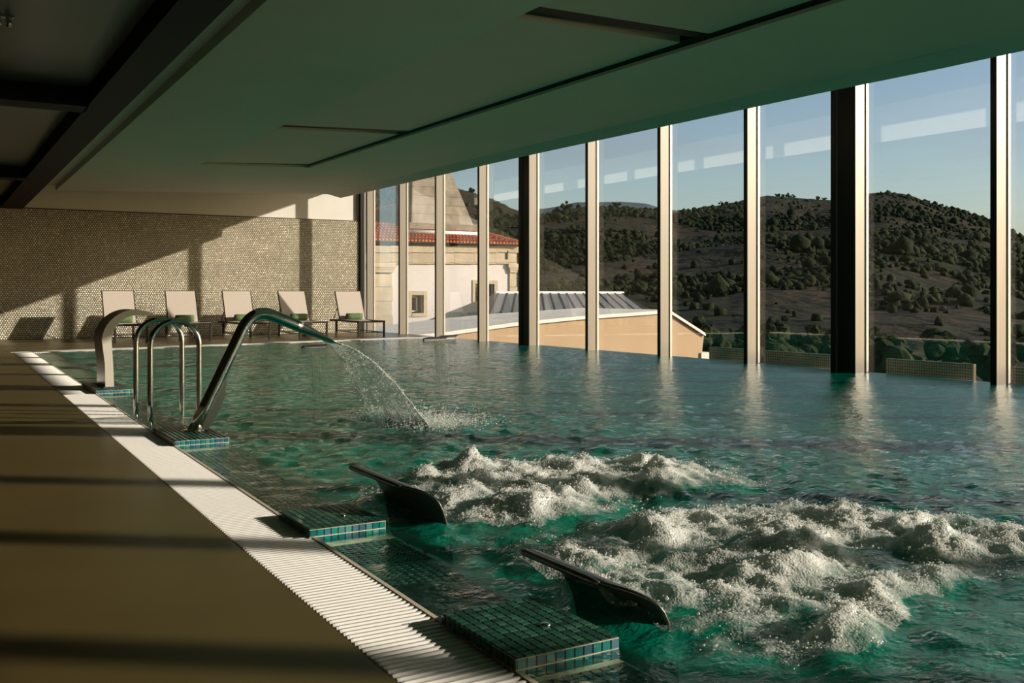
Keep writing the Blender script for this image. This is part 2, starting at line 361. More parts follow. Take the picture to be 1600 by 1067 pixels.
def foam_mat(name, lo, hi, scale, alpha=1.0):
    m, n, l, o = new_mat(name)
    tc = n.new('ShaderNodeTexCoord'); t = n.new('ShaderNodeTexNoise'); t.inputs['Scale'].default_value = scale; t.inputs['Detail'].default_value = 6
    t.inputs['Roughness'].default_value = 0.65
    l.new(tc.outputs['Object'], t.inputs['Vector'])
    at = n.new('ShaderNodeAttribute'); at.attribute_name = 'foam'
    ad = n.new('ShaderNodeMath'); ad.operation = 'ADD'; l.new(t.outputs['Fac'], ad.inputs[0]); l.new(at.outputs['Fac'], ad.inputs[1])
    r = n.new('ShaderNodeMapRange'); r.inputs['From Min'].default_value = lo; r.inputs['From Max'].default_value = hi; r.inputs['To Max'].default_value = alpha
    l.new(ad.outputs[0], r.inputs['Value'])
    t3 = n.new('ShaderNodeTexVoronoi'); t3.inputs['Scale'].default_value = 110.0; l.new(tc.outputs['Object'], t3.inputs['Vector'])
    bp = n.new('ShaderNodeBump'); bp.inputs['Strength'].default_value = 0.8; bp.inputs['Distance'].default_value = 0.004
    l.new(t3.outputs['Distance'], bp.inputs['Height'])
    b = n.new('ShaderNodeBsdfDiffuse'); b.inputs['Color'].default_value = (0.96, 0.96, 0.93, 1); l.new(bp.outputs[0], b.inputs['Normal'])
    tl_ = n.new('ShaderNodeBsdfTranslucent'); tl_.inputs['Color'].default_value = (0.72, 0.80, 0.74, 1)
    m1 = n.new('ShaderNodeMixShader'); m1.inputs[0].default_value = 0.3; l.new(b.outputs[0], m1.inputs[1]); l.new(tl_.outputs[0], m1.inputs[2])
    g = n.new('ShaderNodeBsdfGlossy'); g.inputs['Roughness'].default_value = 0.22; l.new(bp.outputs[0], g.inputs['Normal'])
    m2 = n.new('ShaderNodeMixShader'); m2.inputs[0].default_value = 0.10; l.new(m1.outputs[0], m2.inputs[1]); l.new(g.outputs[0], m2.inputs[2])
    tr = n.new('ShaderNodeBsdfTransparent')
    mx = n.new('ShaderNodeMixShader'); l.new(r.outputs[0], mx.inputs[0]); l.new(tr.outputs[0], mx.inputs[1]); l.new(m2.outputs[0], mx.inputs[2])
    l.new(mx.outputs[0], o.inputs['Surface'])
    return m
M['foam'] = foam_mat('aerated_foam', 0.52, 1.15, 20.0, 0.92)
def drop_mat(name, fac, col):
    m, n, l, o = new_mat(name)
    d = n.new('ShaderNodeBsdfDiffuse'); d.inputs['Color'].default_value = (*col, 1)
    t = n.new('ShaderNodeBsdfTranslucent'); t.inputs['Color'].default_value = (*col, 1)
    m1 = n.new('ShaderNodeMixShader'); m1.inputs[0].default_value = 0.45; l.new(d.outputs[0], m1.inputs[1]); l.new(t.outputs[0], m1.inputs[2])
    g = n.new('ShaderNodeBsdfGlossy'); g.inputs['Roughness'].default_value = 0.12
    m2 = n.new('ShaderNodeMixShader'); m2.inputs[0].default_value = 0.14; l.new(m1.outputs[0], m2.inputs[1]); l.new(g.outputs[0], m2.inputs[2])
    tr = n.new('ShaderNodeBsdfTransparent'); tr.inputs['Color'].default_value = (0.95, 0.98, 0.97, 1)
    mx = n.new('ShaderNodeMixShader'); mx.inputs[0].default_value = fac
    l.new(tr.outputs[0], mx.inputs[1]); l.new(m2.outputs[0], mx.inputs[2]); l.new(mx.outputs[0], o.inputs['Surface'])
    return m
M['bubble'] = drop_mat('white_bubbles', 0.72, (0.97, 0.97, 0.94))
M['drop'] = drop_mat('clear_droplets', 0.55, (0.90, 0.92, 0.90))

# ------------------------------------------------------------------ setting: floor, basin, walls
XL = lambda Y: 1.045 + edge_shift(Y)        # deck side of the overflow grating
XR = lambda Y: 1.345 + edge_shift(Y)        # pool side of the overflow grating
XI, XG, XO = 10.25, 10.42, 10.50            # window line: inner mullion face, glass, pool's outer edge
YB, YF = 24.5, -14.0                        # back wall, wall behind the camera
FAR0, FAR1 = (XL(19.0), 19.0), (XO, 21.25)  # far edge of the pool
floor = MB()
ring = [(-4.5, YF), (XL(YF), YF), (XL(19.0), 19.0), (XO, 21.25), (XO, YB + .7), (-4.5, YB + .7)]
floor.hexa([(x, y, -0.25) for x, y in ring], [(x, y, 0.0) for x, y in ring])
tag(floor.build('floor', M['deck']), 'olive brown resin deck around the pool', 'floor', kind='structure')

basin = MB()
zb = -1.35
fy = lambda X: 19.0 + (X - FAR0[0]) / (FAR1[0] - FAR0[0]) * 2.25
bl = lambda Y: 1.72 + edge_shift(Y)
q = [(bl(YF), YF), (XO, YF), (XO, 21.5), (bl(19.2), 19.3)]
basin.add([(x, y, zb) for x, y in q], [(0, 1, 2, 3)])
basin.hexa([(bl(YF)-.35, YF, zb), (bl(YF), YF, zb), (bl(19.4), 19.4, zb), (bl(19.4)-.35, 19.4, zb)],
           [(bl(YF)-.35, YF, -0.05), (bl(YF), YF, -0.05), (bl(19.4), 19.4, -0.05), (bl(19.4)-.35, 19.4, -0.05)])
basin.hexa([(1.2, 19.12, zb), (XO, 21.35, zb), (XO, 21.7, zb), (1.2, 19.5, zb)], [(1.2, 19.12, -0.26), (XO, 21.35, -0.26), (XO, 21.7, -0.26), (1.2, 19.5, -0.26)])
oe = MB().box(XO, XO + 0.10, YF, 21.4, -6.0, -0.012)
oe = oe.build('pool_rim', M['channel']); tag(oe, 'dark outer rim of the pool under the window wall', 'rim', kind='structure')
tag(basin.build('pool_basin', M['basin']), 'turquoise mosaic basin under the pool water', 'pool', kind='structure')

wb = empty('wall_back', (0, YB, 0)); tag(wb, 'far end wall with pearl penny mosaic below a plaster band', 'wall', kind='structure')
MB().box(-4.5, 9.88, 0.06, 0.3, -0.25, 4.42).build('plaster_band', M['plaster'], wb)
MB().box(-4.5, 9.80, 0.0, 0.06, 0.0, 2.93).build('grout_bed', M['wallgrout'], wb)
pp = 0.050; rows = int(2.93 / (pp * 0.866)); cols = int(8.9 / pp)
ii, jj = np.meshgrid(np.arange(cols), np.arange(rows)); ii = ii.ravel(); jj = jj.ravel()
px = 0.92 + ii * pp + (jj % 2) * pp / 2; pz = 0.025 + jj * pp * 0.866
n8 = 8
ang = np.arange(n8) * 2 * np.pi / n8
ta, tb = NR.normal(0, 0.05, len(px)), NR.normal(0, 0.05, len(px))
rr = 0.0215
ringr = np.concatenate([[0.0], np.full(n8, rr * .62), np.full(n8, rr)]); ringa = np.concatenate([[0.0], ang, ang])
dome = np.concatenate([[-0.0068], np.full(n8, -0.0048), np.full(n8, 0.0)])
vx = px[:, None] + (ringr * np.cos(ringa))[None]; vz = pz[:, None] + (ringr * np.sin(ringa))[None]
vy = dome[None] + (ringr * np.cos(ringa))[None] * ta[:, None] + (ringr * np.sin(ringa))[None] * tb[:, None]
V = np.stack([vx, vy, vz], -1).reshape(-1, 3)
k8 = np.arange(n8); k9 = (k8 + 1) % n8
tri = np.concatenate([np.stack([np.zeros(n8, int), 1 + k8, 1 + k9], 1), np.stack([1 + k8, 1 + n8 + k8, 1 + n8 + k9], 1), np.stack([1 + k8, 1 + n8 + k9, 1 + k9], 1)])
Fc = ((np.arange(len(px)) * (2 * n8 + 1))[:, None, None] + tri[None]).reshape(-1, 3)
pt = np_mesh('penny_tiles', V, Fc, M['penny'], smooth=True, parent=wb); pt['kind'] = 'stuff'
wl_ = MB().box(-4.8, -4.5, YF, YB + 0.3, -0.25, 4.6).build('wall_left', M['wall_grey']); tag(wl_, 'plain grey side wall along the deck', 'wall', kind='structure')
wf_ = MB().box(-4.8, XI + 0.4, YF - 0.3, YF, -0.25, 4.6).build('wall_front', M['wall_grey']); tag(wf_, 'plain grey wall behind the viewer', 'wall', kind='structure')

# ------------------------------------------------------------------ setting: ceilings
ze = lambda Y: float(np.interp(Y, [-14, 0, 5.4, 7.2, 14.2, 22.7], [3.28, 3.28, 3.20, 3.24, 3.305, 3.32]))            # lower soffit edge by the windows, raised out of view to pass sunlight
xlip = lambda Y: 2.16 + 0.0113 * (Y - 7.2)
def zs(X, Y):
    t = (X - 2.30) / (8.28 - 2.30)
    return 3.165 + t * (ze(Y) + 0.075 - 3.165)
YE0, YE1 = -13.5, 22.72
cs = empty('ceiling', (0, 0, 3.2)); tag(cs, 'pale dropped ceiling hung over the pool', 'ceiling', kind='structure')
def panel(name, quad, mat, dz=(0, 0, 0, 0), th=0.35):
    # quad: near-left, near-right, far-right, far-left; cut into strips along its length
    (a, b_, c, d), n = quad, max(1, int(abs(quad[3][1] - quad[0][1]) / 1.8))
    m = MB(); lerp = lambda p, q_, t: (p[0] + (q_[0] - p[0]) * t, p[1] + (q_[1] - p[1]) * t)
    for i in range(n + 1):
        t = i / n; l_, r_ = lerp(a, d, t), lerp(b_, c, t)
        m.v += [(l_[0], l_[1], zs(*l_) + dz[0] - 3.2), (r_[0], r_[1], zs(*r_) + dz[1] - 3.2), (r_[0], r_[1], th), (l_[0], l_[1], th)]
    for i in range(n):
        k = 4 * i; m.f += [(k, k+1, k+5, k+4), (k+1, k+2, k+6, k+5), (k+2, k+3, k+7, k+6), (k+3, k, k+4, k+7)]
    m.f += [(0, 3, 2, 1), (4*n, 4*n+1, 4*n+2, 4*n+3)]
    return m.build(name, mat, cs)
XC, XJ = 4.05, 6.05
panel('ceiling_panel', [(xlip(YE0), YE0), (XC, YE0), (XC, YE1), (xlip(YE1), YE1)], M['soffit'])
panel('ceiling_panel', [(XC, 17.42), (8.28, 17.52), (8.28, YE1), (XC, YE1)], M['soffit'])
panel('ceiling_panel', [(XJ + .05, YE0), (8.28, YE0), (8.28, 17.52), (XJ - .05, 17.46)], M['soffit'])
G = 0.10
for (ya, yb_) in ((13.13, 17.27), (6.81, 12.94), (0.33, 6.62), (-6.2, 0.17), (-13.4, -6.3)):
    panel('ceiling_bay', [(XC, ya), (XJ - G, ya + 0.25), (XJ - G, yb_ + 0.06), (XC, yb_ - 0.16)], M['bay'], dz=(0.0, 0.05, 0.05, 0.0))
panel('shadow_joint', [(XJ - G - .01, YE0), (XJ + .06, YE0), (XJ - .04, 17.47), (XJ - G - .01, 17.40)], M['near_black'], dz=(0.055, 0.03, 0, 0), th=.34)  # black filler puts the shade inside the ceiling joints into colour
for yj in (17.33, 13.00, 6.68, 0.2, -6.3):
    panel('shadow_joint', [(XC + .03, yj - .17), (XJ, yj + .05), (XJ, yj + .19), (XC + .03, yj + .11)], M['near_black'], dz=(0.03, 0.055, 0, 0), th=.34)
# chamfer strip and the fascia that faces the windows
b = MB(); n = 22
for i in range(n + 1):
    y = YE0 + (YE1 - YE0) * i / n
    b.v += [(8.28, y, ze(y) + .075 - 3.2), (8.60, y, ze(y) - 3.2), (8.60, y, .62), (8.28, y, .62)]
for i in range(n):
    k = 4 * i; b.f += [(k, k+1, k+5, k+4), (k+1, k+2, k+6, k+5), (k+2, k+3, k+7, k+6), (k+3, k, k+4, k+7)]
b.f += [(0, 3, 2, 1), (4*n, 4*n+1, 4*n+2, 4*n+3)]
b.build('edge_strip', M['plaster'], cs)
b = MB()
b.hexa([(1.58, YE0, .067), (xlip(YE0), YE0, .067), (xlip(YE1), YE1, .067), (1.60, YE1, .067)], [(1.58, YE0, .12), (xlip(YE0), YE0, .12), (xlip(YE1), YE1, .12), (1.60, YE1, .12)])
b.build('cove_strip', M['soffit'], cs)
# lower ceiling over the deck: black grid with recessed panels
cd = empty('ceiling', (0, 0, 2.89)); tag(cd, 'low dark ceiling of recessed panels in black framing over the deck', 'ceiling', kind='structure')
xe = lambda Y: 1.66 + 0.0075 * Y
cross = [-11.2, -4.0, 3.6, 10.8, 18.0, 23.6]
for i in range(len(cross) - 1):
    MB().box(-4.5, 1.45, cross[i] + .38, cross[i + 1], 0.19, 0.23).build('recessed_panel', M['dark_panel'], cd)
for c in cross:
    MB().box(-4.5, 1.42, c, c + 0.38, 0.0, 0.24).build('cross_beam', M['near_black'], cd)
b = MB(); b.hexa([(1.40, YF, 0), (xe(YF), YF, 0), (xe(YB), YB, 0), (1.40, YB, 0)], [(1.40, YF, .3), (xe(YF), YF, .3), (xe(YB), YB, .3), (1.40, YB, .3)])
b.build('edge_beam', M['near_black'], cd)
MB().box(-4.5, 1.5, YF, YB, 0.24, 0.3).build('backing_board', M['near_black'], cd)
rf = MB().box(-4.8, 11.0, YF - .3, YB + 1.2, 4.42, 4.7).build('roof_slab', M['wall_grey'])
tag(rf, 'flat roof slab over the hall', 'roof', kind='structure')

# ------------------------------------------------------------------ setting: windows
single = [25.08, 22.94, 20.87, 18.78, None, 14.71, 12.66, 10.68, None, 6.79, 4.75, 2.75, None, -1.5, -3.0, -4.5, -6.0, -8.0, -10.0, -12.0]
double = {4: 16.73, 8: 8.74, 12: 0.62}
ypos = [double.get(i, y) for i, y in enumerate(single)]
ZT = 4.42
ORD = 'first second third fourth fifth sixth seventh eighth ninth tenth eleventh twelfth thirteenth fourteenth fifteenth sixteenth seventeenth eighteenth nineteenth twentieth'.split()
mw, md = 0.075, XG + 0.06 - XI
for i, y in enumerate(ypos):
    w = empty('window_%d' % (i + 1), (XI, y, 0)); tag(w, '%s tall glazed bay of the window wall, counted from the mosaic wall' % ORD[i], 'window', group='bays of the window wall', kind='structure')
    zb_ = -0.25 if y < 21.0 else 0.0
    wd = 0.40 if i in double else mw
    if i in double:
        MB().box(0.0, md, 0, mw, zb_, ZT).build('mullion', M['anod'], w)
        MB().box(0.0, md, wd - mw, wd, zb_, ZT).build('mullion', M['anod'], w)
        MB().box(0.02, md, mw + .022, wd - mw - .022, zb_, ZT).build('column', M['black'], w)
        MB().box(-0.008, 0.0, 0, mw, zb_, ZT).build('inner_shade_strip', M['black'], w)  # black strip paints the shade on the mullion's room side
        MB().box(-0.008, 0.0, wd - mw, wd, zb_, ZT).build('inner_shade_strip', M['black'], w)
    else:
        MB().box(0.0, md, 0, wd, zb_, ZT).build('mullion', M['anod'], w)
        MB().box(-0.008, 0.0, 0, wd, zb_, ZT).build('inner_shade_strip', M['black'], w)  # black strip paints the shade on the mullion's room side
    MB().box(md - .045, md - .005, -0.016, 0.0, zb_, ZT).build('glazing_bead', M['anod_lite'], w)  # paler bead puts the thin edge highlight into its colour
    prev = ypos[i + 1] if i + 1 < len(ypos) else YF
    pw = 0.40 if (i + 1) in double else mw
    MB().box(XG - XI, XG - XI + 0.012, prev + pw - y, 0.0, zb_, ZT).build('pane', M['glass'], w)
t1 = empty('trim_1', (XI, 0, ZT)); tag(t1, 'head rail along the top of the window wall', 'trim', kind='structure')
MB().box(-0.05, 0.35, YF, YB + .8, -0.06, 0.3).build('head_rail', M['plaster'], t1)
t2 = empty('trim_2', (9.80, YB, 0)); tag(t2, 'dark corner post where mosaic wall meets the windows', 'trim', kind='structure')
MB().box(0.0, 0.10, -0.06, 0.10, 0, ZT).build('corner_post', M['black'], t2)
MB().box(0.105, 0.17, 0.0, 0.12, 0, ZT).build('corner_panel', M['anod'], t2)

# ------------------------------------------------------------------ overflow grating
gr = empty('overflow_grating', (XL(2.3), 2.3, 0)); tag(gr, 'white slatted overflow grating along the left pool edge', 'grating')
PIT = 0.0308
def bar_mesh():
    L = 0.292; s = MB(); w = 0.0195; pr = []
    xs = [0.0, 0.004, 0.012, L - .012, L - .004, L]
    ws = [0.35, 0.8, 1.0, 1.0, 0.8, 0.35]
    rings = []
    for x, k in zip(xs, ws):
        hw = w / 2 * k
        rings.append([(x, -hw, -0.022), (x, hw, -0.022), (x, hw, -0.005), (x, hw * .55, 0.001 - (1 - k) * .006), (x, -hw * .55, 0.001 - (1 - k) * .006), (x, -hw, -0.005)])
    for r_ in rings: s.v += r_
    n = 6
    for i in range(len(rings) - 1):
        for k in range(n): s.f.append((i*n+k, i*n+(k+1) % n, (i+1)*n+(k+1) % n, (i+1)*n+k))
    s.f.append(tuple(range(n))[::-1]); s.f.append(tuple(range((len(rings)-1)*n, len(rings)*n)))
    return s
bm_ = bar_mesh(); bar_me = bm_.mesh('grating_bar', M['grating'])
Y0 = 1.55
for k in range(300):
    Y = Y0 + k * PIT
    link('grating_bar', bar_me, None, gr, (edge_shift(Y) + 0.004, Y - 2.3, 0.002))
Yn = np.arange(Y0 + 300 * PIT, 18.95, PIT)
bvv = np.array([(0,-.5,-.022),(.292,-.5,-.022),(.292,.5,-.022),(0,.5,-.022),(0,-.5,.001),(.292,-.5,.001),(.292,.5,.001),(0,.5,.001)])
v, f = scatter_np(bvv, BOXF, np.stack([0.0145*(Yn-2.3) + .004, Yn - 2.3, np.full_like(Yn, .002)], 1), np.stack([np.ones_like(Yn), np.full_like(Yn, .0195), np.ones_like(Yn)], 1))
o = np_mesh('grating_bars_beyond', v, f, M['grating'], parent=gr); o['kind'] = 'stuff'
Yp = np.arange(YF + .2, Y0 - PIT / 2, PIT)
v, f = scatter_np(bvv, BOXF, np.stack([0.0145*(Yp-2.3) + .004, Yp - 2.3, np.full_like(Yp, .002)], 1), np.stack([np.ones_like(Yp), np.full_like(Yp, .0195), np.ones_like(Yp)], 1))
o = np_mesh('grating_bars_near', v, f, M['grating'], parent=gr); o['kind'] = 'stuff'
b = MB()
for dx in (0.10, 0.148, 0.20):
    ya, yb_ = YF - 2.3, 18.9 - 2.3
    w_ = 0.004
    b.hexa([(dx-w_+edge_shift(ya+2.3), ya, -.018), (dx+w_+edge_shift(ya+2.3), ya, -.018), (dx+w_+edge_shift(yb_+2.3), yb_, -.018), (dx-w_+edge_shift(yb_+2.3), yb_, -.018)],
           [(dx-w_+edge_shift(ya+2.3), ya, -.006), (dx+w_+edge_shift(ya+2.3), ya, -.006), (dx+w_+edge_shift(yb_+2.3), yb_, -.006), (dx-w_+edge_shift(yb_+2.3), yb_, -.006)])
b.build('connecting_rods', M['grating'], gr)
b = MB(); ya, yb_ = YF, 19.0
b.hexa([(XL(ya), ya, -.25), (XR(ya), ya, -.25), (XR(yb_), yb_, -.25), (XL(yb_), yb_, -.25)], [(XL(ya), ya, -.06), (XR(ya), ya, -.06), (XR(yb_), yb_, -.06), (XL(yb_), yb_, -.06)])
o = b.build('drain_channel', M['channel']); tag(o, 'dark drain channel under the white overflow grating', 'channel', kind='structure')
# far grating
fa = math.atan2(FAR1[1] - FAR0[1], FAR1[0] - FAR0[0]); flen = math.hypot(FAR1[0] - FAR0[0], FAR1[1] - FAR0[1])
fg = empty('overflow_grating', (FAR0[0], FAR0[1], 0), fa); tag(fg, 'thin white overflow grating along the far pool edge', 'grating')
xs = np.arange(0.02, flen - 0.05, PIT)
v, f = scatter_np(BOXV, BOXF, np.stack([xs, np.full_like(xs, -0.02), np.full_like(xs, -0.008)], 1), np.stack([np.full_like(xs, .0195), np.full_like(xs, .27), np.full_like(xs, .022)], 1))
o = np_mesh('grating_bars', v, f, M['grating'], parent=fg); o['kind'] = 'stuff'
MB().box(0, flen, 0.115, 0.15, -0.05, 0.006).build('edge_kerb', M['grating'], fg)
MB().box(0, flen, -0.155, 0.15, -0.3, -0.03).build('gutter', M['channel'], fg)

# ------------------------------------------------------------------ mosaic ledge and blocks
TP = 0.0305; TS = 0.0250
tile_me = MB().box(-TS/2, TS/2, -TS/2, TS/2, -0.004, 0.003).mesh('tile', M['tile_top'])
tile_sx = MB().box(-TS/2, TS/2, -0.003, 0.004, -TS/2, TS/2).mesh('tile_front', M['tile_side'])
tile_sy = MB().box(-0.003, 0.004, -TS/2, TS/2, -TS/2, TS/2).mesh('tile_left', M['tile_top'])
blocks = [(1.345, 1.682, 2.262, 2.70), (1.345, 1.682, 3.935, 4.345), (1.345, 1.70, 6.76, 7.50), (1.345, 1.70, 10.70, 11.75)]
blabels = ['nearest mosaic block at the pool edge, in the right foreground', 'mosaic block at the pool edge beside the farther tilted steel headrest',
           'mosaic block under the bent spout pipe', 'mosaic block under the curved flat steel spout']
ZTOP = 0.036
bname = 'mosaic_block'
for bi, (xa, xb, ya, yb_) in enumerate(blocks):
    sh = edge_shift(ya) if bi > 1 else edge_shift(ya) * 0.4
    e = empty(bname, (xa + sh, ya, 0)); tag(e, blabels[bi], 'pool block', group='mosaic blocks along the pool edge')
    W, D = xb - xa, yb_ - ya
    MB().box(0, W, 0, D, -0.30, ZTOP - 0.002).build('grout_body', M['grout'], e)
    nx = 11; px_ = W / nx; ny = max(3, round(D / TP)); py_ = D / ny
    many = bi >= 2
    if not many:
        for i in range(nx):
            for j in range(ny):
                link('tile', tile_me, None, e, ((i + .5) * px_, (j + .5) * py_, ZTOP - 0.001))
    else:
        P = np.array([((i + .5) * px_, (j + .5) * py_, ZTOP - 0.001) for i in range(nx) for j in range(ny)])
        v, f = scatter_np(BOXV, BOXF, P, np.tile([TS, TS, 0.006], (len(P), 1)))
        o = np_mesh('top_tiles', v, f, M['tile_many'], parent=e); o['kind'] = 'stuff'
    for i in range(nx):
        for j in range(2):
            link('tile', tile_sx, None, e, ((i + .5) * px_, -0.001, ZTOP - 0.016 - j * TP))
    for j in range(ny):
        if bi < 2: link('tile', tile_sy, None, e, (-0.001, (j + .5) * py_, ZTOP - 0.016))
    if bi < 2:
        b = MB(); b.tube([(W * .62, D * .42, ZTOP), (W * .62, D * .42, ZTOP + .006), (W * .62, D * .42, ZTOP + .009)], [.016, .016, .009], 14)
        b.build('nozzle_cap', M['steel'], e, True)

lg = empty('pool_ledge', (1.345, 2.3, 0)); tag(lg, 'shallow green mosaic ledge just under the water along the grating', 'ledge', kind='structure')
ya, yb_ = YF, 19.1
b = MB(); ex = lambda Y: edge_shift(Y)
b.hexa([(ex(ya), ya-2.3, -.30), (.365+ex(ya), ya-2.3, -.30), (.365+ex(yb_), yb_-2.3, -.30), (ex(yb_), yb_-2.3, -.30)],
       [(ex(ya), ya-2.3, -.043), (.365+ex(ya), ya-2.3, -.043), (.365+ex(yb_), yb_-2.3, -.043), (ex(yb_), yb_-2.3, -.043)])
b.build('ledge_bed', M['grout'], lg)
b = MB()
b.hexa([(-.003+ex(ya), ya-2.3, -.06), (.012+ex(ya), ya-2.3, -.06), (.012+ex(yb_), yb_-2.3, -.06), (-.003+ex(yb_), yb_-2.3, -.06)],
       [(-.003+ex(ya), ya-2.3, .004), (.012+ex(ya), ya-2.3, .004), (.012+ex(yb_), yb_-2.3, .004), (-.003+ex(yb_), yb_-2.3, .004)])
b.build('ledge_lip', M['grout'], lg)
inblk = lambda Y: any(ya_ - .01 < Y < yb__ + .01 for (_, _, ya_, yb__) in blocks)
cand = []
for j in range(int((13.0 - 1.7) / TP)):
    Y = 1.7 + j * TP
    if inblk(Y): continue
    for i in range(11):
        cand.append((0.028 + i * 0.0315 + edge_shift(Y), Y - 2.3, -0.041, Y))
vis = [c for c in cand if 2.0 < c[3]]
for c in vis[:297]:
    link('tile', tile_me, None, lg, c[:3])
rest = np.array([c[:3] for c in cand if c not in set(vis[:297])])
v, f = scatter_np(BOXV, BOXF, rest, np.tile([TS, TS, 0.006], (len(rest), 1)))
o = np_mesh('ledge_tiles_beyond', v, f, M['tile_many'], parent=lg); o['kind'] = 'stuff'

# ------------------------------------------------------------------ water
CL = [((2.85, 4.42), (1.00, 0.66)), ((2.80, 2.82), (1.06, 0.62)), ((2.36, 2.42), (0.42, 0.42)), ((2.34, 4.10), (0.42, 0.42)), ((3.30, 2.45), (0.75, 0.36))]
def foam_field(X, Y):
    D = 0.0
    wx = X + 0.50 * (fbm(X * 2.4 + 3, Y * 2.4, 4) - .5) + .10 * (fbm(X * 11, Y * 11, 2) - .5); wy = Y + 0.50 * (fbm(X * 2.4 + 40, Y * 2.4 + 9, 4) - .5) + .10 * (fbm(X * 11 + 7, Y * 11, 2) - .5)
    for (cx, cy_), (rx, ry) in CL:
        q_ = ((wx - cx) / rx) ** 2 + ((wy - cy_) / ry) ** 2
        D = np.maximum(D, np.clip((1.35 - q_) * 1.1, 0, 1))
    gap = fbm(X * 1.9 + 21, Y * 3.4 + 5, 5, .55)
    return np.clip(D * np.clip((gap - .21) * 3.6, 0.0, 1.0), 0, 1)
def splash_field(X, Y):
    return np.exp(-(((X - 3.18) / .28) ** 2 + ((Y - 7.25) / .55) ** 2))
waves = []
for k in range(46):
    lam = 10 ** R.uniform(math.log10(0.13), math.log10(1.5)); a = R.uniform(0, 2 * math.pi)
    waves.append((math.cos(a) * 2 * math.pi / lam, math.sin(a) * 2 * math.pi / lam, R.uniform(0, 6.28), 0.0030 * (lam / 0.5) ** 0.35 * (0.6 if lam > .6 else 1.0)))
def chop(X, Y):
    return np.interp(X - 0.12 * (Y - 6), [1.3, 4.0, 8.5], [1.0, 0.95, 0.42])
def wave_h(X, Y):
    h = np.zeros_like(X)
    jet = np.exp(-(((X - 3.0) / 2.6) ** 2 + ((Y - 3.6) / 2.6) ** 2))
    jet2 = np.exp(-(((X - 3.2) / 1.6) ** 2 + ((Y - 7.2) / 2.0) ** 2))
    amp = 0.55 + 1.1 * jet + 0.5 * jet2
    for kx, ky, ph, am in waves: h += am * np.sin(kx * X + ky * Y + ph)
    h = h * amp * 0.55 * chop(X, Y)
    bil = np.abs(fbm(X * 3.1, Y * 3.1, 4) - .5) * 2; lump = np.clip(fbm(X * 4.7 + 50, Y * 4.7, 4) * 2.2 - .75, 0, 1)
    D = foam_field(X, Y)
    h += D * (0.010 + 0.125 * lump * (0.35 + bil))
    near_edge = np.clip((X - (1.345 + 0.0145 * (Y - 2.3))) / 0.45, 0.10, 1)
    return h * near_edge
gxs = np.concatenate([np.arange(0.0, 3.4, 0.028), np.arange(3.4, 9.16, 0.05)])   # distance from the grating
gys = np.concatenate([np.arange(YF + .05, 1.2, 0.2), np.arange(1.2, 6.2, 0.028), np.arange(6.2, 19.6, 0.05)])
GX, GY = np.meshgrid(gxs, gys)
sx_ = (XO - (1.345 + 0.0145 * (GY - 2.3))) / 9.15
WX = 1.345 + 0.0145 * (GY - 2.3) + GX * np.minimum(sx_, 1.02)
end = np.where(GY > 19.0, 1.0, 0.0)
far_y = 18.9 + (WX - FAR0[0]) / (FAR1[0] - FAR0[0]) * 2.25
WY = np.where(GY > 17.0, 17.0 + (GY - 17.0) / (19.55 - 17.0) * (far_y - 17.0), GY)
WZ = wave_h(WX, WY) - 0.006
ny, nx = WX.shape
idx = np.arange(ny * nx).reshape(ny, nx)
fq = np.stack([idx[:-1, :-1].ravel(), idx[:-1, 1:].ravel(), idx[1:, 1:].ravel(), idx[1:, :-1].ravel()], 1)
wo = np_mesh('pool_water', np.stack([WX, WY, WZ], -1).reshape(-1, 3), fq, M['water'], smooth=True)
ta_ = wo.data.attributes.new('turbid', 'FLOAT', 'POINT')   # deep water is cloudier than the film over the ledge
dist = (WX - (1.345 + 0.0145 * (WY - 2.3))).ravel()
ta_.data.foreach_set('value', np.interp(dist, [0, .34, .42], [0.05, 0.08, 0.64]).astype(np.float32))
ca_ = wo.data.attributes.new('chop', 'FLOAT', 'POINT')     # calmer towards the windows
ca_.data.foreach_set('value', chop(WX, WY).ravel().astype(np.float32))
tag(wo, 'rippled blue-green water filling the pool', 'water', kind='stuff')

# foam: lumps of aerated water on top of the jets
gx = np.arange(1.88, 4.4, 0.013); gy = np.arange(1.75, 5.5, 0.013)
FX, FY = np.meshgrid(gx, gy); D = foam_field(FX, FY)
hum = np.clip(fbm(FX * 5.5 + 11, FY * 5.5, 5, .55) * 2.4 - .85, 0, 1.2)
FZ = wave_h(FX, FY) + D * (0.004 + 0.035 * hum + 0.018 * (fbm(FX * 28, FY * 28, 3) - .42)) - 0.004
keep = (D > 0.02)
ny, nx = FX.shape; idx = np.arange(ny * nx).reshape(ny, nx)
kq = keep[:-1, :-1] & keep[:-1, 1:] & keep[1:, 1:] & keep[1:, :-1]
fq = np.stack([idx[:-1, :-1][kq], idx[:-1, 1:][kq], idx[1:, 1:][kq], idx[1:, :-1][kq]], 1)
used = np.unique(fq); remap = -np.ones(ny * nx, int); remap[used] = np.arange(len(used))
fo = np_mesh('jet_foam', np.stack([FX, FY, FZ], -1).reshape(-1, 3)[used], remap[fq], M['foam'], smooth=True)
at = fo.data.attributes.new('foam', 'FLOAT', 'POINT')
streak = fbm(FX * 3.3 + 70, FY * 3.3 + 5, 5, .6)
fv = (D * 0.75 + (hum - .35) * .35 * D + (streak - .5) * 1.1).ravel()[used]
at.data.foreach_set('value', np.clip(fv, -1, 1.2).astype(np.float32))
tag(fo, 'white churning foam above the two massage jets', 'foam', kind='stuff')
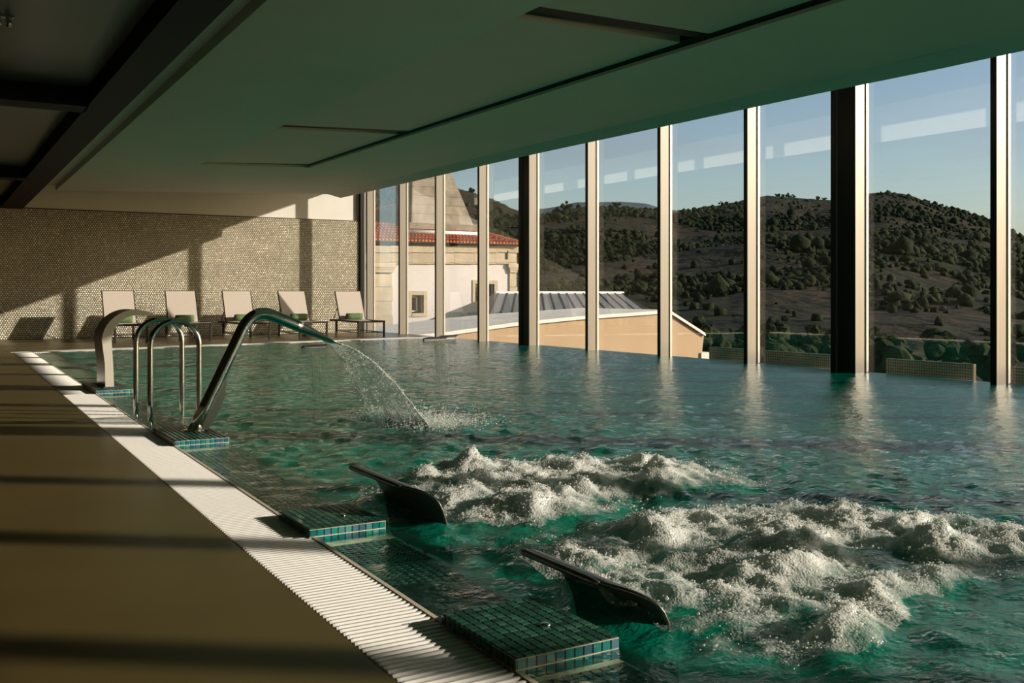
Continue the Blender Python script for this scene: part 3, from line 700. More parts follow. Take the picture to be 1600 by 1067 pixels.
# bubbles and spray
N = 95000
sx = NR.uniform(1.88, 4.3, N); sy = NR.uniform(1.7, 5.6, N)
Ds = foam_field(sx, sy); st = fbm(sx * 3.3 + 70, sy * 3.3 + 5, 5, .6)
pk = NR.rand(N) < np.clip(Ds * 1.1, 0, 1) * np.clip((st - .36) * 5, 0.03, 1)
sx, sy, Ds = sx[pk], sy[pk], Ds[pk]
hum = np.clip(fbm(sx * 5.5 + 11, sy * 5.5, 5, .55) * 2.4 - .85, 0, 1.2)
sz = wave_h(sx, sy) + Ds * (0.004 + 0.035 * hum + 0.018 * (fbm(sx * 28, sy * 28, 3) - .42)) + NR.exponential(0.0035, len(sx)) * (0.3 + hum)
rad = np.clip(NR.lognormal(math.log(0.0020), 0.48, len(sx)), 0.0010, 0.0065)
v, f = scatter_np(ICO0[0], ICO0[1], np.stack([sx, sy, sz], 1), rad, NR.uniform(0, 6, len(sx)))
o = np_mesh('jet_bubbles', v, f, M['bubble'], smooth=True); tag(o, 'white bubbles and droplets thrown up by the massage jets', 'bubbles', kind='stuff')

# ------------------------------------------------------------------ steel headrests
def headrest(name, loc, rz, label, L=0.70, lift=0.0, scale=1.0, mat='dark_steel'):
    e = empty(name, loc, rz); tag(e, label, 'headrest', group='steel headrests in the pool')
    prof = [(0.072, -0.24), (0.060, -0.16), (0.045, -0.08), (0.030, -0.02), (0.008, 0.045), (-0.022, 0.078), (-0.058, 0.092), (-0.088, 0.090)]
    prof = [(x * scale, z * scale + lift) for x, z in prof]
    n = 26; th = 0.012
    V, Fs = [], []
    for j in range(n + 1):
        t = j / n; y = t * L
        for k, (x, z) in enumerate(prof):
            u = k / (len(prof) - 1)
            # the near end is rounded off towards the lip, the far end of the lip runs on as a short bar
            y0 = 0.0 + 0.20 * max(0, (u - 0.55) / 0.45) ** 2.0
            y1 = L - 0.12 * (1 - min(1, max(0, (u - 0.45) / 0.25)))
            V.append((x, y0 + (y1 - y0) * t, z))
    m_ = len(prof)
    for j in range(n):
        for k in range(m_ - 1): Fs.append((j*m_+k, (j+1)*m_+k, (j+1)*m_+k+1, j*m_+k+1))
    me = bpy.data.meshes.new('plate'); me.from_pydata(V, [], Fs); me.materials.append(M[mat])
    me.polygons.foreach_set('use_smooth', [True] * len(me.polygons)); me.update()
    o = link('plate', me, None, e); sm = o.modifiers.new('thick', 'SOLIDIFY'); sm.thickness = th; sm.offset = 0
    ss = o.modifiers.new('sub', 'SUBSURF'); ss.levels = 1; ss.render_levels = 1
    lipx, lipz = prof[-1]
    b = MB(); b.tube([(lipx, 0.21, lipz), (lipx, 0.26, lipz - .002), (lipx, L * .5, lipz - .003), (lipx, L + .004, lipz - .003), (lipx, L + .012, lipz - .003)], [.006, .012, .013, .013, .006], 12)
    b.build('rolled_lip', M[mat], e, True)
    b = MB()
    for yy in (L * .35, L * .6): b.tube([(0.072 * scale, yy, -0.23 * scale + lift), (0.09, yy, -0.5), (0.09, yy, -1.34)], 0.014, 8)
    b.build('bracket', M['brushed'], e, True)
    return e
headrest('headrest', (1.90, 2.33, 0.0), 0, 'bent steel headrest plate by the nearest mosaic block', L=0.66, lift=0.008)
headrest('headrest', (1.90, 3.84, 0.0), 0, 'tilted steel headrest plate standing higher, left of the farther foam', L=0.80, lift=0.058)
hx, hy = gp(470, 541, 0.03)
headrest('headrest', (hx, hy, 0), fa - math.pi/2, 'small dark headrest at the far pool edge below the spout nozzle', L=0.62, lift=-0.01, scale=.55, mat='lframe')
hx, hy = gp(660, 529.5, 0.03)
headrest('headrest', (hx, hy, 0), fa - math.pi/2, 'small dark headrest at the far pool edge below the first windows', L=0.75, lift=0.0, scale=.55, mat='lframe')
hx, hy = gp(688, 526.5, 0.05)
headrest('headrest', (hx, hy + .1, 0), fa - math.pi/2, 'pale steel headrest at the far right corner of the pool', L=0.6, lift=0.02, scale=.55, mat='lframe')

# ------------------------------------------------------------------ ladder rails
ld = empty('pool_ladder', (1.50, 8.05, 0)); tag(ld, 'pair of polished steel hoop handrails of the pool ladder', 'ladder')
for y in (0.02, 0.63):
    r = 0.185; top = 0.79 - r; pts = [(0, y, -0.06), (0, y, 0.2), (0, y, 0.4), (0, y, top - .02)]
    pts += [(r - r * math.cos(a), y, top + r * math.sin(a)) for a in np.linspace(0, math.pi, 19)]
    pts += [(2*r, y, top - .02), (2*r, y, 0.3), (2*r, y, 0.0), (2*r, y, -0.5), (2*r + .01, y, -0.95)]
    MB().tube(pts, 0.0215, 16).build('handrail', M['steel'], ld, True)
    MB().tube([(0, y, -0.042), (0, y, -0.034)], [0.05, 0.045], 18).build('flange', M['steel'], ld, True)
for z in (-0.3, -0.6, -0.9):
    MB().box(0.33, 0.42, 0.02, 0.63, z - .02, z).build('tread', M['brushed'], ld)

# ------------------------------------------------------------------ bent spout pipe
sp = empty('spout_pipe', (1.625, 7.22, ZTOP)); tag(sp, 'polished steel bent pipe spout pouring a sheet of water', 'water spout')
def bez(pts, n=10):
    out = []
    for i in range(n + 1):
        t = i / n; a, b_, c = [Vector(p) for p in pts]; out.append(tuple((1-t)**2*a + 2*t*(1-t)*b_ + t*t*c))
    return out
path = [(0, 0, -.02), (0.09, 0, 0.165), (0.20, 0, 0.39), (0.30, 0, 0.595)] + bez([(0.345, 0, 0.69), (0.425, 0, 0.86), (0.565, 0, 0.815)], 14) + [(0.66, 0.0, 0.775), (0.76, 0, 0.733), (0.80, 0, 0.716)]
rad_ = [.043] * 4 + [.043] * 15 + [.042, .041, .040]
MB().tube(path, rad_, 20, True).build('bent_pipe', M['steel'], sp, True)
# flattened nozzle
s = MB(); secs = [(0.79, 0.72, .040, .040), (0.85, 0.694, .058, .034), (0.92, 0.660, .088, .024), (0.99, 0.624, .125, .014), (1.03, 0.603, .145, .011)]
n = 20
for (x, z, wy, hz) in secs:
    for k in range(n):
        a = 2 * math.pi * k / n
        s.v.append((x + math.sin(a) * hz * .5, math.cos(a) * wy, z + math.sin(a) * hz * .86))
for i in range(len(secs) - 1):
    for k in range(n): s.f.append((i*n+k, i*n+(k+1) % n, (i+1)*n+(k+1) % n, (i+1)*n+k))
s.f.append(tuple(range((len(secs)-1)*n, len(secs)*n)))
s.build('flat_nozzle', M['brushed'], sp, True)
fin = [(0.06, 0.0), (0.105, 0.0), (0.175, .10), (0.225, .22), (0.245, .34), (0.245, .44), (0.20, .36), (0.10, 0.15)]
MB().prism_y(fin, -0.006, 0.006).build('fin_plate', M['brushed'], sp)
MB().tube([(0.01, 0, -0.003), (0.01, 0, 0.008)], [.075, .068], 20).build('base_flange', M['steel'], sp, True)
# sheet of falling water
def sheet_mat():
    m, n, l, o = new_mat('falling_water')
    tc = n.new('ShaderNodeTexCoord'); mp = n.new('ShaderNodeMapping'); mp.inputs['Scale'].default_value = (14, 2.2, 1)
    l.new(tc.outputs['UV'], mp.inputs['Vector'])
    t = n.new('ShaderNodeTexNoise'); t.inputs['Scale'].default_value = 2.0; t.inputs['Detail'].default_value = 5; l.new(mp.outputs[0], t.inputs['Vector'])
    at = n.new('ShaderNodeAttribute'); at.attribute_name = 'rim'
    r = n.new('ShaderNodeMapRange'); r.inputs['From Min'].default_value = 0.45; r.inputs['From Max'].default_value = 0.85; r.inputs['To Min'].default_value = 0.13; r.inputs['To Max'].default_value = 0.80
    ad = n.new('ShaderNodeMath'); ad.operation = 'ADD'; l.new(t.outputs['Fac'], ad.inputs[0]); l.new(at.outputs['Fac'], ad.inputs[1]); l.new(ad.outputs[0], r.inputs['Value'])
    bp = n.new('ShaderNodeBump'); bp.inputs['Distance'].default_value = 0.03; l.new(t.outputs['Fac'], bp.inputs['Height'])
    b = n.new('ShaderNodeBsdfPrincipled'); b.inputs['Base Color'].default_value = (0.82, 0.84, 0.80, 1); b.inputs['Roughness'].default_value = 0.1; b.inputs['Specular IOR Level'].default_value = 0.9
    l.new(bp.outputs[0], b.inputs['Normal'])
    tr = n.new('ShaderNodeBsdfTransparent'); tr.inputs['Color'].default_value = (0.96, 0.98, 0.97, 1)
    mx = n.new('ShaderNodeMixShader'); l.new(r.outputs[0], mx.inputs[0]); l.new(tr.outputs[0], mx.inputs[1]); l.new(b.outputs[0], mx.inputs[2]); l.new(mx.outputs[0], o.inputs['Surface'])
    return m
M['sheet'] = sheet_mat()
nu, nv = 60, 70
U, Vv = np.meshgrid(np.linspace(-1, 1, nu), np.linspace(0, 1, nv))
x0, z0 = 1.625 + 1.03, ZTOP + 0.60
xx = x0 + Vv * 0.58 + 0.015 * U * U * Vv
zz = z0 - 0.20 * Vv - (z0 - 0.20) * Vv ** 2
yc = 7.22 + 0.14 * Vv
yy = yc + U * (0.14 + 0.46 * Vv ** 0.9)
rip = (fbm(U * 5 + 9, Vv * 4, 4) - .5)
xx = xx + rip * 0.06 * Vv; yy = yy + (fbm(U * 4 + 30, Vv * 5, 4) - .5) * 0.10 * Vv
SV = np.stack([xx, yy, zz], -1).reshape(-1, 3); idx = np.arange(nu * nv).reshape(nv, nu)
fq = np.stack([idx[:-1, :-1].ravel(), idx[:-1, 1:].ravel(), idx[1:, 1:].ravel(), idx[1:, :-1].ravel()], 1)
so = np_mesh('falling_water', SV, fq, M['sheet'], smooth=True)
uvl = so.data.uv_layers.new(name='UVMap'); li = np.zeros(len(so.data.loops), np.int32); so.data.loops.foreach_get('vertex_index', li)
uv = np.stack([(U.ravel() + 1) / 2, Vv.ravel()], 1)[li]; uvl.data.foreach_set('uv', uv.astype(np.float32).ravel())
ra = so.data.attributes.new('rim', 'FLOAT', 'POINT'); ra.data.foreach_set('value', (0.45 * np.abs(U.ravel()) ** 14 + 0.25 * np.clip(Vv.ravel() * 6 - 5, 0, 1) * (U.ravel() < 0.2)).astype(np.float32))
sm = so.modifiers.new('thick', 'SOLIDIFY'); sm.thickness = 0.004
tag(so, 'clear fan of water falling from the bent pipe spout', 'water', kind='stuff')
N = 2400
t = NR.rand(N); u = np.where(NR.rand(N) < .55, np.where(NR.rand(N) < .6, -1, 1) * (1 - NR.exponential(.05, N)), NR.uniform(-1, 1, N))
px_ = x0 + t * .58 + NR.normal(0, .012, N) * (0.3 + t); pz_ = z0 - .2 * t - (z0 - .2) * t ** 2 + NR.normal(0, .012, N) * (.2 + t); py_ = 7.22 + .14 * t + u * (0.14 + .46 * t ** .9) + NR.normal(0, .02, N) * t
n2 = 5200
ax_ = NR.normal(3.26, .13, n2) + NR.exponential(.10, n2); ay_ = np.where(NR.rand(n2) < .55, NR.normal(6.85, .14, n2), NR.uniform(6.75, 7.95, n2)); az_ = NR.exponential(.025, n2) + 0.0
pos = np.concatenate([np.stack([px_, py_, pz_], 1), np.stack([ax_, ay_, az_], 1)])
pos = pos[pos[:, 2] > -0.005]
rad = np.clip(NR.lognormal(math.log(.0031), .45, len(pos)), .0015, .009)
v, f = scatter_np(ICO0[0], ICO0[1], pos, rad)
o = np_mesh('spout_spray', v, f, M['drop'], smooth=True); tag(o, 'droplets and splash around the falling water', 'spray', kind='stuff')

# ------------------------------------------------------------------ curved flat spout
cb = empty('curved_spout', (1.60, 11.0, ZTOP)); tag(cb, 'broad curved flat steel spout arching over the pool edge', 'water spout')
outer = [(0, 0), (-0.005, 0.25)] + [(0.30 - 0.335 * math.cos(a), 0.47 + 0.335 * math.sin(a)) for a in np.linspace(0.05, 1.85, 16)] + [(0.50, 0.755)]
inner = [(0.085, 0), (0.075, 0.25)] + [(0.305 - 0.245 * math.cos(a), 0.47 + 0.275 * math.sin(a)) for a in np.linspace(0.05, 1.80, 16)] + [(0.505, 0.745)]
s = MB(); n = len(outer)
for y, sc_ in ((0.0, 0), (0.58, 1)):
    for k in range(n):
        s.v.append((outer[k][0], y, outer[k][1]))
    for k in range(n):
        s.v.append((inner[k][0], y, inner[k][1]))
for k in range(n - 1):
    s.f += [(k, k+1, 2*n+k+1, 2*n+k), (n+k, 3*n+k, 3*n+k+1, n+k+1)]
s.f += [(n-1, 2*n-1, 4*n-1, 3*n-1)]
so_ = s.build('steel_band', M['brushed'], cb, True)
for y in (-0.001, 0.581):
    s = MB(); s.v += [(x, y, z) for x, z in outer] + [(x, y, z) for x, z in inner]
    s.f += [(k, k+1, n+k+1, n+k) for k in range(n - 1)]
    s.build('side_cheek', M['anod_lite'], cb)  # paler side faces put the sunlight on the band's edge into colour
MB().box(-0.02, 0.10, -0.02, 0.60, -0.002, 0.008).build('base_plate', M['brushed'], cb)

# ------------------------------------------------------------------ sun loungers and towels
def lounger():
    e = empty('sun_lounger')
    W, L, H = 0.68, 1.95, 0.385
    # local: foot at y=0, head at y=L
    b = MB()
    for x in (0.015, W - .015): b.box(x - .015, x + .015, 0, L, H - .045, H)
    for y in (0.015, L - .015): b.box(0, W, y - .015, y + .015, H - .045, H)
    bevel(b.build('frame', M['lframe'], e), .004)
    for x, y in ((0, 0.0), (W - .048, 0.0), (0, L - .45), (W - .048, L - .45)):
        bevel(MB().box(x, x + .048, y, y + .040, 0, H - .044).build('leg', M['lframe'], e), .004)
    for y in (0.0, L - .45):
        MB().box(.035, W - .035, y + .008, y + .027, 0.10, 0.12).build('stretcher', M['lframe'], e)
    for x in (0.008, W - .027):
        MB().box(x, x + .019, .035, L - .45, 0.10, 0.12).build('stretcher', M['lframe'], e)
    hy_ = L - 0.70
    b = MB(); n = 10
    for i in range(n + 1):
        y = .02 + (hy_ - .02) * i / n; z = H + .006 - .028 * math.sin(math.pi * i / n)
        b.v += [(.028, y, z), (W - .028, y, z), (W - .028, y, z - .008), (.028, y, z - .008)]
    for i in range(n):
        k = i * 4; b.f += [(k, k+1, k+5, k+4), (k+1, k+2, k+6, k+5), (k+2, k+3, k+7, k+6), (k+3, k, k+4, k+7)]
    b.f += [(3, 2, 1, 0), (n*4, n*4+1, n*4+2, n*4+3)]
    b.build('seat_sling', M['sling'], e)
    an = math.radians(64); BL = 0.76
    dy, dz = math.cos(an), math.sin(an)
    def q(x0, x1, t0, t1, th0, th1):
        P = []
        for th in (th0, th1):
            for (x, t) in ((x0, t0), (x1, t0), (x1, t1), (x0, t1)):
                P.append((x, hy_ + dy * t - dz * th, H + dz * t + dy * th))
        return MB().hexa(P[:4], P[4:])
    q(.02, W - .02, 0.0, BL, -.006, .012).build('back_sling', M['sling'], e)
    bf = MB()
    for (a0, a1, t0, t1) in ((0.0, .022, 0, BL + .004), (W - .022, W, 0, BL + .004), (0, W, BL - .01, BL + .008)):
        m = q(a0, a1, t0, t1, -.018, .008); bf.add(m.v, m.f)
    bf.build('back_frame', M['lframe'], e)
    pr = MB()
    for x in (.06, W - .06): pr.tube([(x, hy_ + dy * .45, H + dz * .45 - .02), (x, L - .12, H - .02)], .009, 8)
    pr.build('prop_bar', M['lframe'], e)
    return e
lx = [3.33, 4.64, 5.94, 7.27, 8.68]
ordn = ['beige sun lounger with rolled green towel, far left of the row', 'second beige sun lounger from the left, behind the hoop handrails',
        'middle beige sun lounger of the row, behind the bent pipe', 'fourth beige sun lounger, crossed by a column shadow', 'beige sun lounger at the right end, against the windows']
tordn = ['rolled green towel on the leftmost sun lounger', 'rolled green towel on the second sun lounger from the left', 'rolled green towel on the middle sun lounger',
         'rolled green towel on the fourth sun lounger', 'rolled green towel on the sun lounger next to the windows']
proto = lounger()
kids = list(proto.children)
ly = 21.80
def towel_mesh():
    s = MB(); n = 20; secs = [(-.20, .055), (-.195, .075), (-.10, .079), (0, .077), (.11, .080), (.195, .075), (.20, .055)]
    for (x, r) in secs:
        for k in range(n):
            a = 2 * math.pi * k / n; rr_ = r * (1 + .06 * math.sin(a * 1.0 + 1))
            s.v.append((x, math.cos(a) * rr_, .078 + math.sin(a) * rr_))
    for i in range(len(secs) - 1):
        for k in range(n): s.f.append((i*n+k, i*n+(k+1) % n, (i+1)*n+(k+1) % n, (i+1)*n+k))
    s.f.append(tuple(range(n))[::-1]); s.f.append(tuple(range((len(secs)-1)*n, len(secs)*n)))
    return s.mesh('towel_roll', M['towel'], True)
def spiral_mesh():
    s = MB(); pts = []
    for i in range(46):
        a = i * 0.42; r = .008 + i * .00135; pts.append((-.202, math.cos(a) * r, .078 + math.sin(a) * r))
    s.tube(pts, .006, 6); return s.mesh('roll_end', M['towel'], True)
tm, sm_ = towel_mesh(), spiral_mesh()
for i, x in enumerate(lx):
    if i == 0: e = proto
    else:
        e = proto.copy(); scene.collection.objects.link(e)
        for k in kids:
            c = k.copy(); scene.collection.objects.link(c); c.parent = e
    yoff = [-.02, .02, .03, 0.0, 0.0][i]
    e.location = (x, ly + yoff, 0); e.rotation_euler = (0, 0, [0.01, -0.012, 0.0, .01, -.008][i])
    tag(e, ordn[i], 'sun lounger', group='sun loungers in a row before the mosaic wall')
    t = empty('rolled_towel', (x + .37 + R.uniform(-.02, .02), ly + yoff + 1.13, 0.385)); tag(t, tordn[i], 'towel', group='rolled towels on the loungers')
    t.rotation_euler = (0, 0, R.uniform(-.06, .06))
    link('towel_roll', tm, None, t); link('roll_end', sm_, None, t)

# small ceiling lamp on the dark ceiling
sx_, sy_ = 0.42, 8.35
e = empty('ceiling_spotlight', (0.50, 8.33, 3.08)); tag(e, 'small twin metal ceiling spotlight on the dark ceiling', 'spotlight')
MB().box(-.07, .07, -.03, .03, -.012, .002).build('base_plate', M['brushed'], e)
for dx in (-.035, .035):
    MB().tube([(dx, 0, -.012), (dx, 0, -.05), (dx, -.005, -.075)], [.022, .024, .018], 14).build('lamp_head', M['steel'], e, True)

# ------------------------------------------------------------------ outside: kerb segments behind the glass
for k, (xa, xb, lab) in enumerate([(1108, 1163, 'pale mosaic kerb outside the pane beside the beige building'), (1194, 1304, 'pale mosaic kerb outside the pane left of the wide black column'),
                              (1384, 1521, 'pale mosaic kerb outside the pane right of the wide black column'), (1580, 1680, 'pale mosaic kerb outside the pane at the right picture edge')]):
    ya = on_x(xb, 0, 10.86)[0]; yb_ = on_x(xa, 0, 10.86)[0]
    e = empty('mosaic_kerb', (10.86, ya, 0)); tag(e, lab, 'kerb', group='mosaic kerbs outside the windows')
    MB().box(0, 0.05, 0, yb_ - ya, -0.6, 0.155).build('mosaic_face', M['curb'], e)
    MB().box(0, 0.05, 0, yb_ - ya, 0.155, 0.160).build('coping', M['channel'], e)

# ------------------------------------------------------------------ outside: house with stone chimney
YH = 55.0
house = empty('house', (on_y(694, 0, YH)[0], YH, -7)); tag(house, 'white house with stone corners, red tile roof and big stone chimney', 'house')
OX, OZ = house.location.x, -7.0
def hp(x, y, Y=YH):
    X, z = on_y(x, y, Y); return X - OX, z - OZ
def hbox(name, x0, x1, y0, y1, Ya, Yb, mat, Yref=None, parent=None):
    xa, zt = hp(x0, y0, Yref or YH); xb, zb2 = hp(x1, y1, Yref or YH)
    return MB().box(xa, xb, Ya - YH, Yb - YH, zb2, zt).build(name, mat, parent or house)
wx0, wx1 = hp(560, 0)[0], hp(804, 0)[0]
z_c = hp(694, 386)[1]
# wall with two real window openings, made of slabs around them
def opening(x0, x1, y0, y1): a, zt = hp(x0, y0); b_, zb2 = hp(x1, y1); return a, b_, zb2, zt
o1, o2 = opening(643, 661.5, 461, 489), opening(742, 772, 443.5, 485)
b = MB(); T = 0.55
for (xa, xb, za, zt) in ((wx0, o1[0], 0, z_c), (o1[1], o2[0], 0, z_c), (o2[1], wx1, 0, z_c), (o1[0], o1[1], 0, o1[2]), (o1[0], o1[1], o1[3], z_c), (o2[0], o2[1], 0, o2[2]), (o2[0], o2[1], o2[3], z_c)):
    b.box(xa, xb, 0, T, za, zt)
b.box(wx0, wx1, 7.5, 8, 0, z_c); b.box(wx0, wx0 + T, T, 7.5, 0, z_c); b.box(wx1 - T, wx1, T, 7.5, 0, z_c)
b.build('wall', M['hwall'], house)
for (fx0, fx1, fy0, fy1, op, ix0, ix1, iy0, iy1) in ((637.5, 667, 454.5, 494.5, o1, 643.5, 655.5, 463, 487), (738, 777, 437.5, 489, o2, 742.5, 766, 445.5, 483)):
    fo_ = empty('window', (0, 0, 0)); fo_.parent = house
    a, zt = hp(fx0, fy0); b_, zb2 = hp(fx1, fy1)
    MB().box(a, op[0], -.06, .15, zb2, zt).build('stone_jamb', M['stone'], fo_); MB().box(op[1], b_, -.06, .15, zb2, zt).build('stone_jamb', M['stone'], fo_)
    MB().box(op[0], op[1], -.06, .15, op[3], zt).build('stone_lintel', M['stone'], fo_); MB().box(op[0], op[1], -.08, .15, zb2, op[2]).build('stone_sill', M['stone'], fo_)
    a2, zt2 = hp(ix0, iy0); b2, zb3 = hp(ix1, iy1)
    s = MB(); w_ = .075
    s.box(a2, a2 + w_, .30, .36, zb3, zt2); s.box(b2 - w_, b2, .30, .36, zb3, zt2); s.box(a2, b2, .30, .36, zt2 - w_, zt2); s.box(a2, b2, .30, .36, zb3, zb3 + w_)
    s.build('sash_frame', M['white_trim'], fo_)
    MB().box(op[0], op[1], .37, .40, op[2], op[3]).build('pane', M['dark_glass'], fo_)
# corner stones
def quoins(x0, x1, ytop, ybot, n):
    ys = np.linspace(ytop, ybot, n + 1)
    for i in range(n):
        d = 1.2 if i % 2 else 0.0
        o_ = hbox('quoin_stone', x0, x1 + d, ys[i] + .15, ys[i + 1] - .15, YH - .10, YH + .3, M['stone']); bevel(o_, .02, 1)
quoins(583, 612, 426, 560, 6); quoins(795, 806, 426, 560, 6)
for (a, c, t, d) in ((580, 617, 410, 418), (583, 614, 418, 421.5), (584, 613, 421.5, 426), (792, 809, 412, 418), (794, 807, 418, 422), (795, 806, 422, 426)):
    hbox('capital_course', a, c, t, d, YH - .10 - (c - a) * .004 - .06, YH + .3, M['stone'])
for (a, c, t, d, pr_) in ((574, 808, 384, 395, .20), (577, 806, 395, 409.5, .12), (577, 806, 409.5, 412.2, .17)):
    n = 7; xs_ = np.linspace(a, c, n + 1)
    for i in range(n): hbox('cornice_stone', xs_[i] + .1, xs_[i+1] - .1, t, d, YH - pr_, YH + .3, M['stone'])
hbox('drain_pipe', 789.5, 791.5, 392, 405, YH - .2, YH - .1, M['bark'])
# roof: barrel tile runs up the front slope
ez = hp(694, 379.5)[1]; Ye = -0.62; slope = 0.40; run = 3.2
xl0, xr0 = hp(574, 0)[0] - .3, hp(808, 0)[0] + .12
rbase = MB()
rbase.add([(xl0, Ye, ez - .05), (xr0, Ye, ez - .05), (xr0 - run, Ye + run, ez + slope * run - .05), (xl0 + run * .55, Ye + run, ez + slope * run - .05), (xl0, 8.6, ez - .05), (xr0, 8.6, ez - .05), (xr0 - run, 5.4, ez + slope * run - .05), (xl0 + run * .55, 5.4, ez + slope * run - .05)],
          [(0, 1, 2, 3), (1, 5, 6, 2), (5, 4, 7, 6), (4, 0, 3, 7), (3, 2, 6, 7), (0, 4, 5, 1)])
rbase.build('roof_bed', M['shaded_red'], house)  # dark bed stands in for the shade between tile runs
tw = 0.235; nt_ = int((xr0 - xl0) / tw)
def tile_run(x, L, y0=Ye):
    s = MB(); n = 6; seg = max(1, int(L / 0.42)); 
    for j in range(seg):
        t0, t1 = j * L / seg, (j + 1) * L / seg + .03
        for t, r, dz in ((t0, .085, .04), (min(t1, L), .068, 0.02)):
            for k in range(n + 1):
                a = math.pi * k / n
                s.v.append((x - r * math.cos(a), y0 + t, ez + slope * t - .04 + r * math.sin(a) * 1.7 + dz))
        b0 = len(s.v) - 2 * (n + 1)
        for k in range(n): s.f.append((b0+k, b0+k+1, b0+n+1+k+1, b0+n+1+k))
        s.f.append(tuple(b0 + k for k in range(n + 1)))
    return s
for i in range(nt_):
    x = xl0 + (i + .5) * tw
    Lr = min(run, (xr0 - x), (x - xl0) / .55 + .05)
    if Lr < .12: continue
    tile_run(x, Lr).build('roof_tile', M['terracotta'], house)
for (p0, p1) in (((xr0 + .05, Ye - .05, ez), (xr0 - run, Ye + run, ez + slope * run)), ((xl0 - .05, Ye - .05, ez), (xl0 + run * .55, Ye + run, ez + slope * run))):
    n = 9
    for i in range(n):
        a = Vector(p0).lerp(Vector(p1), i / n); c = Vector(p0).lerp(Vector(p1), (i + 1.1) / n)
        MB().tube([tuple(a + Vector((0, 0, .05))), tuple(c + Vector((0, 0, .05)))], [.13, .105], 8).build('hip_tile', M['terracotta'], house)
# chimney
Yc = YH + 1.35
cbx0, cbz = hp(640, 357, Yc); cbx1, _ = hp(746, 357, Yc)
c0x, c0z = hp(644, 347, Yc); c1x, _ = hp(741, 347, Yc)
ch = empty('chimney', (0, 0, 0)); ch.parent = house
MB().box(cbx0, cbx1, Yc - YH, Yc - YH + 3.6, cbz, c0z).build('stone_plinth', M['rough_stone'], ch)
topz = hp(694, 262, Yc)[1]; tx0, tx1 = hp(657, 0, Yc)[0], hp(716, 0, Yc)[0]
ncs = 6
for i in range(ncs):
    t0, t1 = i / ncs, (i + 1) / ncs - .004
    L_ = lambda a, c, t: a + (c - a) * t
    r0 = [(L_(c0x, tx0, t0), Yc-YH+.12 + t0 * 1.0), (L_(c1x, tx1, t0), Yc-YH+.12 + t0 * 1.0), (L_(c1x, tx1, t0), Yc-YH+3.4 - t0 * 1.0), (L_(c0x, tx0, t0), Yc-YH+3.4 - t0 * 1.0)]
    r1 = [(L_(c0x, tx0, t1), Yc-YH+.12 + t1 * 1.0), (L_(c1x, tx1, t1), Yc-YH+.12 + t1 * 1.0), (L_(c1x, tx1, t1), Yc-YH+3.4 - t1 * 1.0), (L_(c0x, tx0, t1), Yc-YH+3.4 - t1 * 1.0)]
    MB().hexa([(x, y, L_(c0z, topz, t0)) for x, y in r0], [(x, y, L_(c0z, topz, t1)) for x, y in r1]).build('stone_course', M['rough_stone'], ch)
MB().box(tx0 - .15, tx1 + .15, Yc-YH+1.0, Yc-YH+2.5, topz, topz + .35).build('stone_cap', M['rough_stone'], ch)
xa, zg = hp(636, 361.5, YH + .7); xb, _ = hp(748, 361.5, YH + .7)
MB().tube([(xa, .75, zg), (xb, .75, zg)], .13, 10).build('white_gutter', M['white_trim'], house, True)
# neighbouring gable on the left, its shade put into the dark red
hbox('side_gable_wall', 560, 612, 327, 400, YH + 4, YH + 4.5, M['shaded_red'], YH + 4)
for i in range(9):
    xx_ = 584 + i * 3.6
    a = hp(xx_, 327.5 - i * .8, YH + 4); c = hp(xx_ + 4.0, 326.7 - i * .8, YH + 4)
    MB().tube([(a[0], 3.95, a[1]), (c[0], 3.95, c[1])], [.12, .10], 8).build('ridge_tile', M['terracotta'], house)

# ------------------------------------------------------------------ outside: beige building and zinc roof
YW = 38.0
bb = empty('annex_building', (on_y(900, 0, YW)[0], YW, -7)); tag(bb, 'low beige building with pale roof and sloping gable top', 'building')
bx = lambda x, y, Y=YW: (on_y(x, y, Y)[0] - bb.location.x, on_y(x, y, Y)[1] + 7)
top = [bx(560, 536), bx(700, 521.5), bx(800, 507.5), bx(900, 497.5), bx(1000, 490.5), bx(1044, 487), bx(1100, 523), bx(1097, 549), bx(1097, 640)]
prof = [(top[0][0], 0.0)] + top[:-1] + [(top[-2][0], 0.0)]
MB().prism_y(prof, 0, 7.5).build('wall', M['beige'], bb)
for i in range(6):
    (xa, za), (xb, zb2) = top[i], top[i + 1]
    MB().hexa([(xa, -.10, za - .02), (xb, -.10, zb2 - .02), (xb, 7.6, zb2 - .02), (xa, 7.6, za - .02)], [(xa, -.10, za + .10), (xb, -.10, zb2 + .10), (xb, 7.6, zb2 + .10), (xa, 7.6, za + .10)]).build('roof_slab', M['white_roof'], bb)
    MB().hexa([(xa, -.14, za - .06), (xb, -.14, zb2 - .06), (xb, -.10, zb2 - .06), (xa, -.10, za - .06)], [(xa, -.14, za + .03), (xb, -.14, zb2 + .03), (xb, -.10, zb2 + .03), (xa, -.10, za + .03)]).build('roof_edge', M['white_trim'], bb)
a = bx(1094, 551); c = bx(1112, 562)
MB().box(a[0], c[0], -.1, 1.5, c[1] - .5, a[1]).build('step_ledge', M['white_roof'], bb)

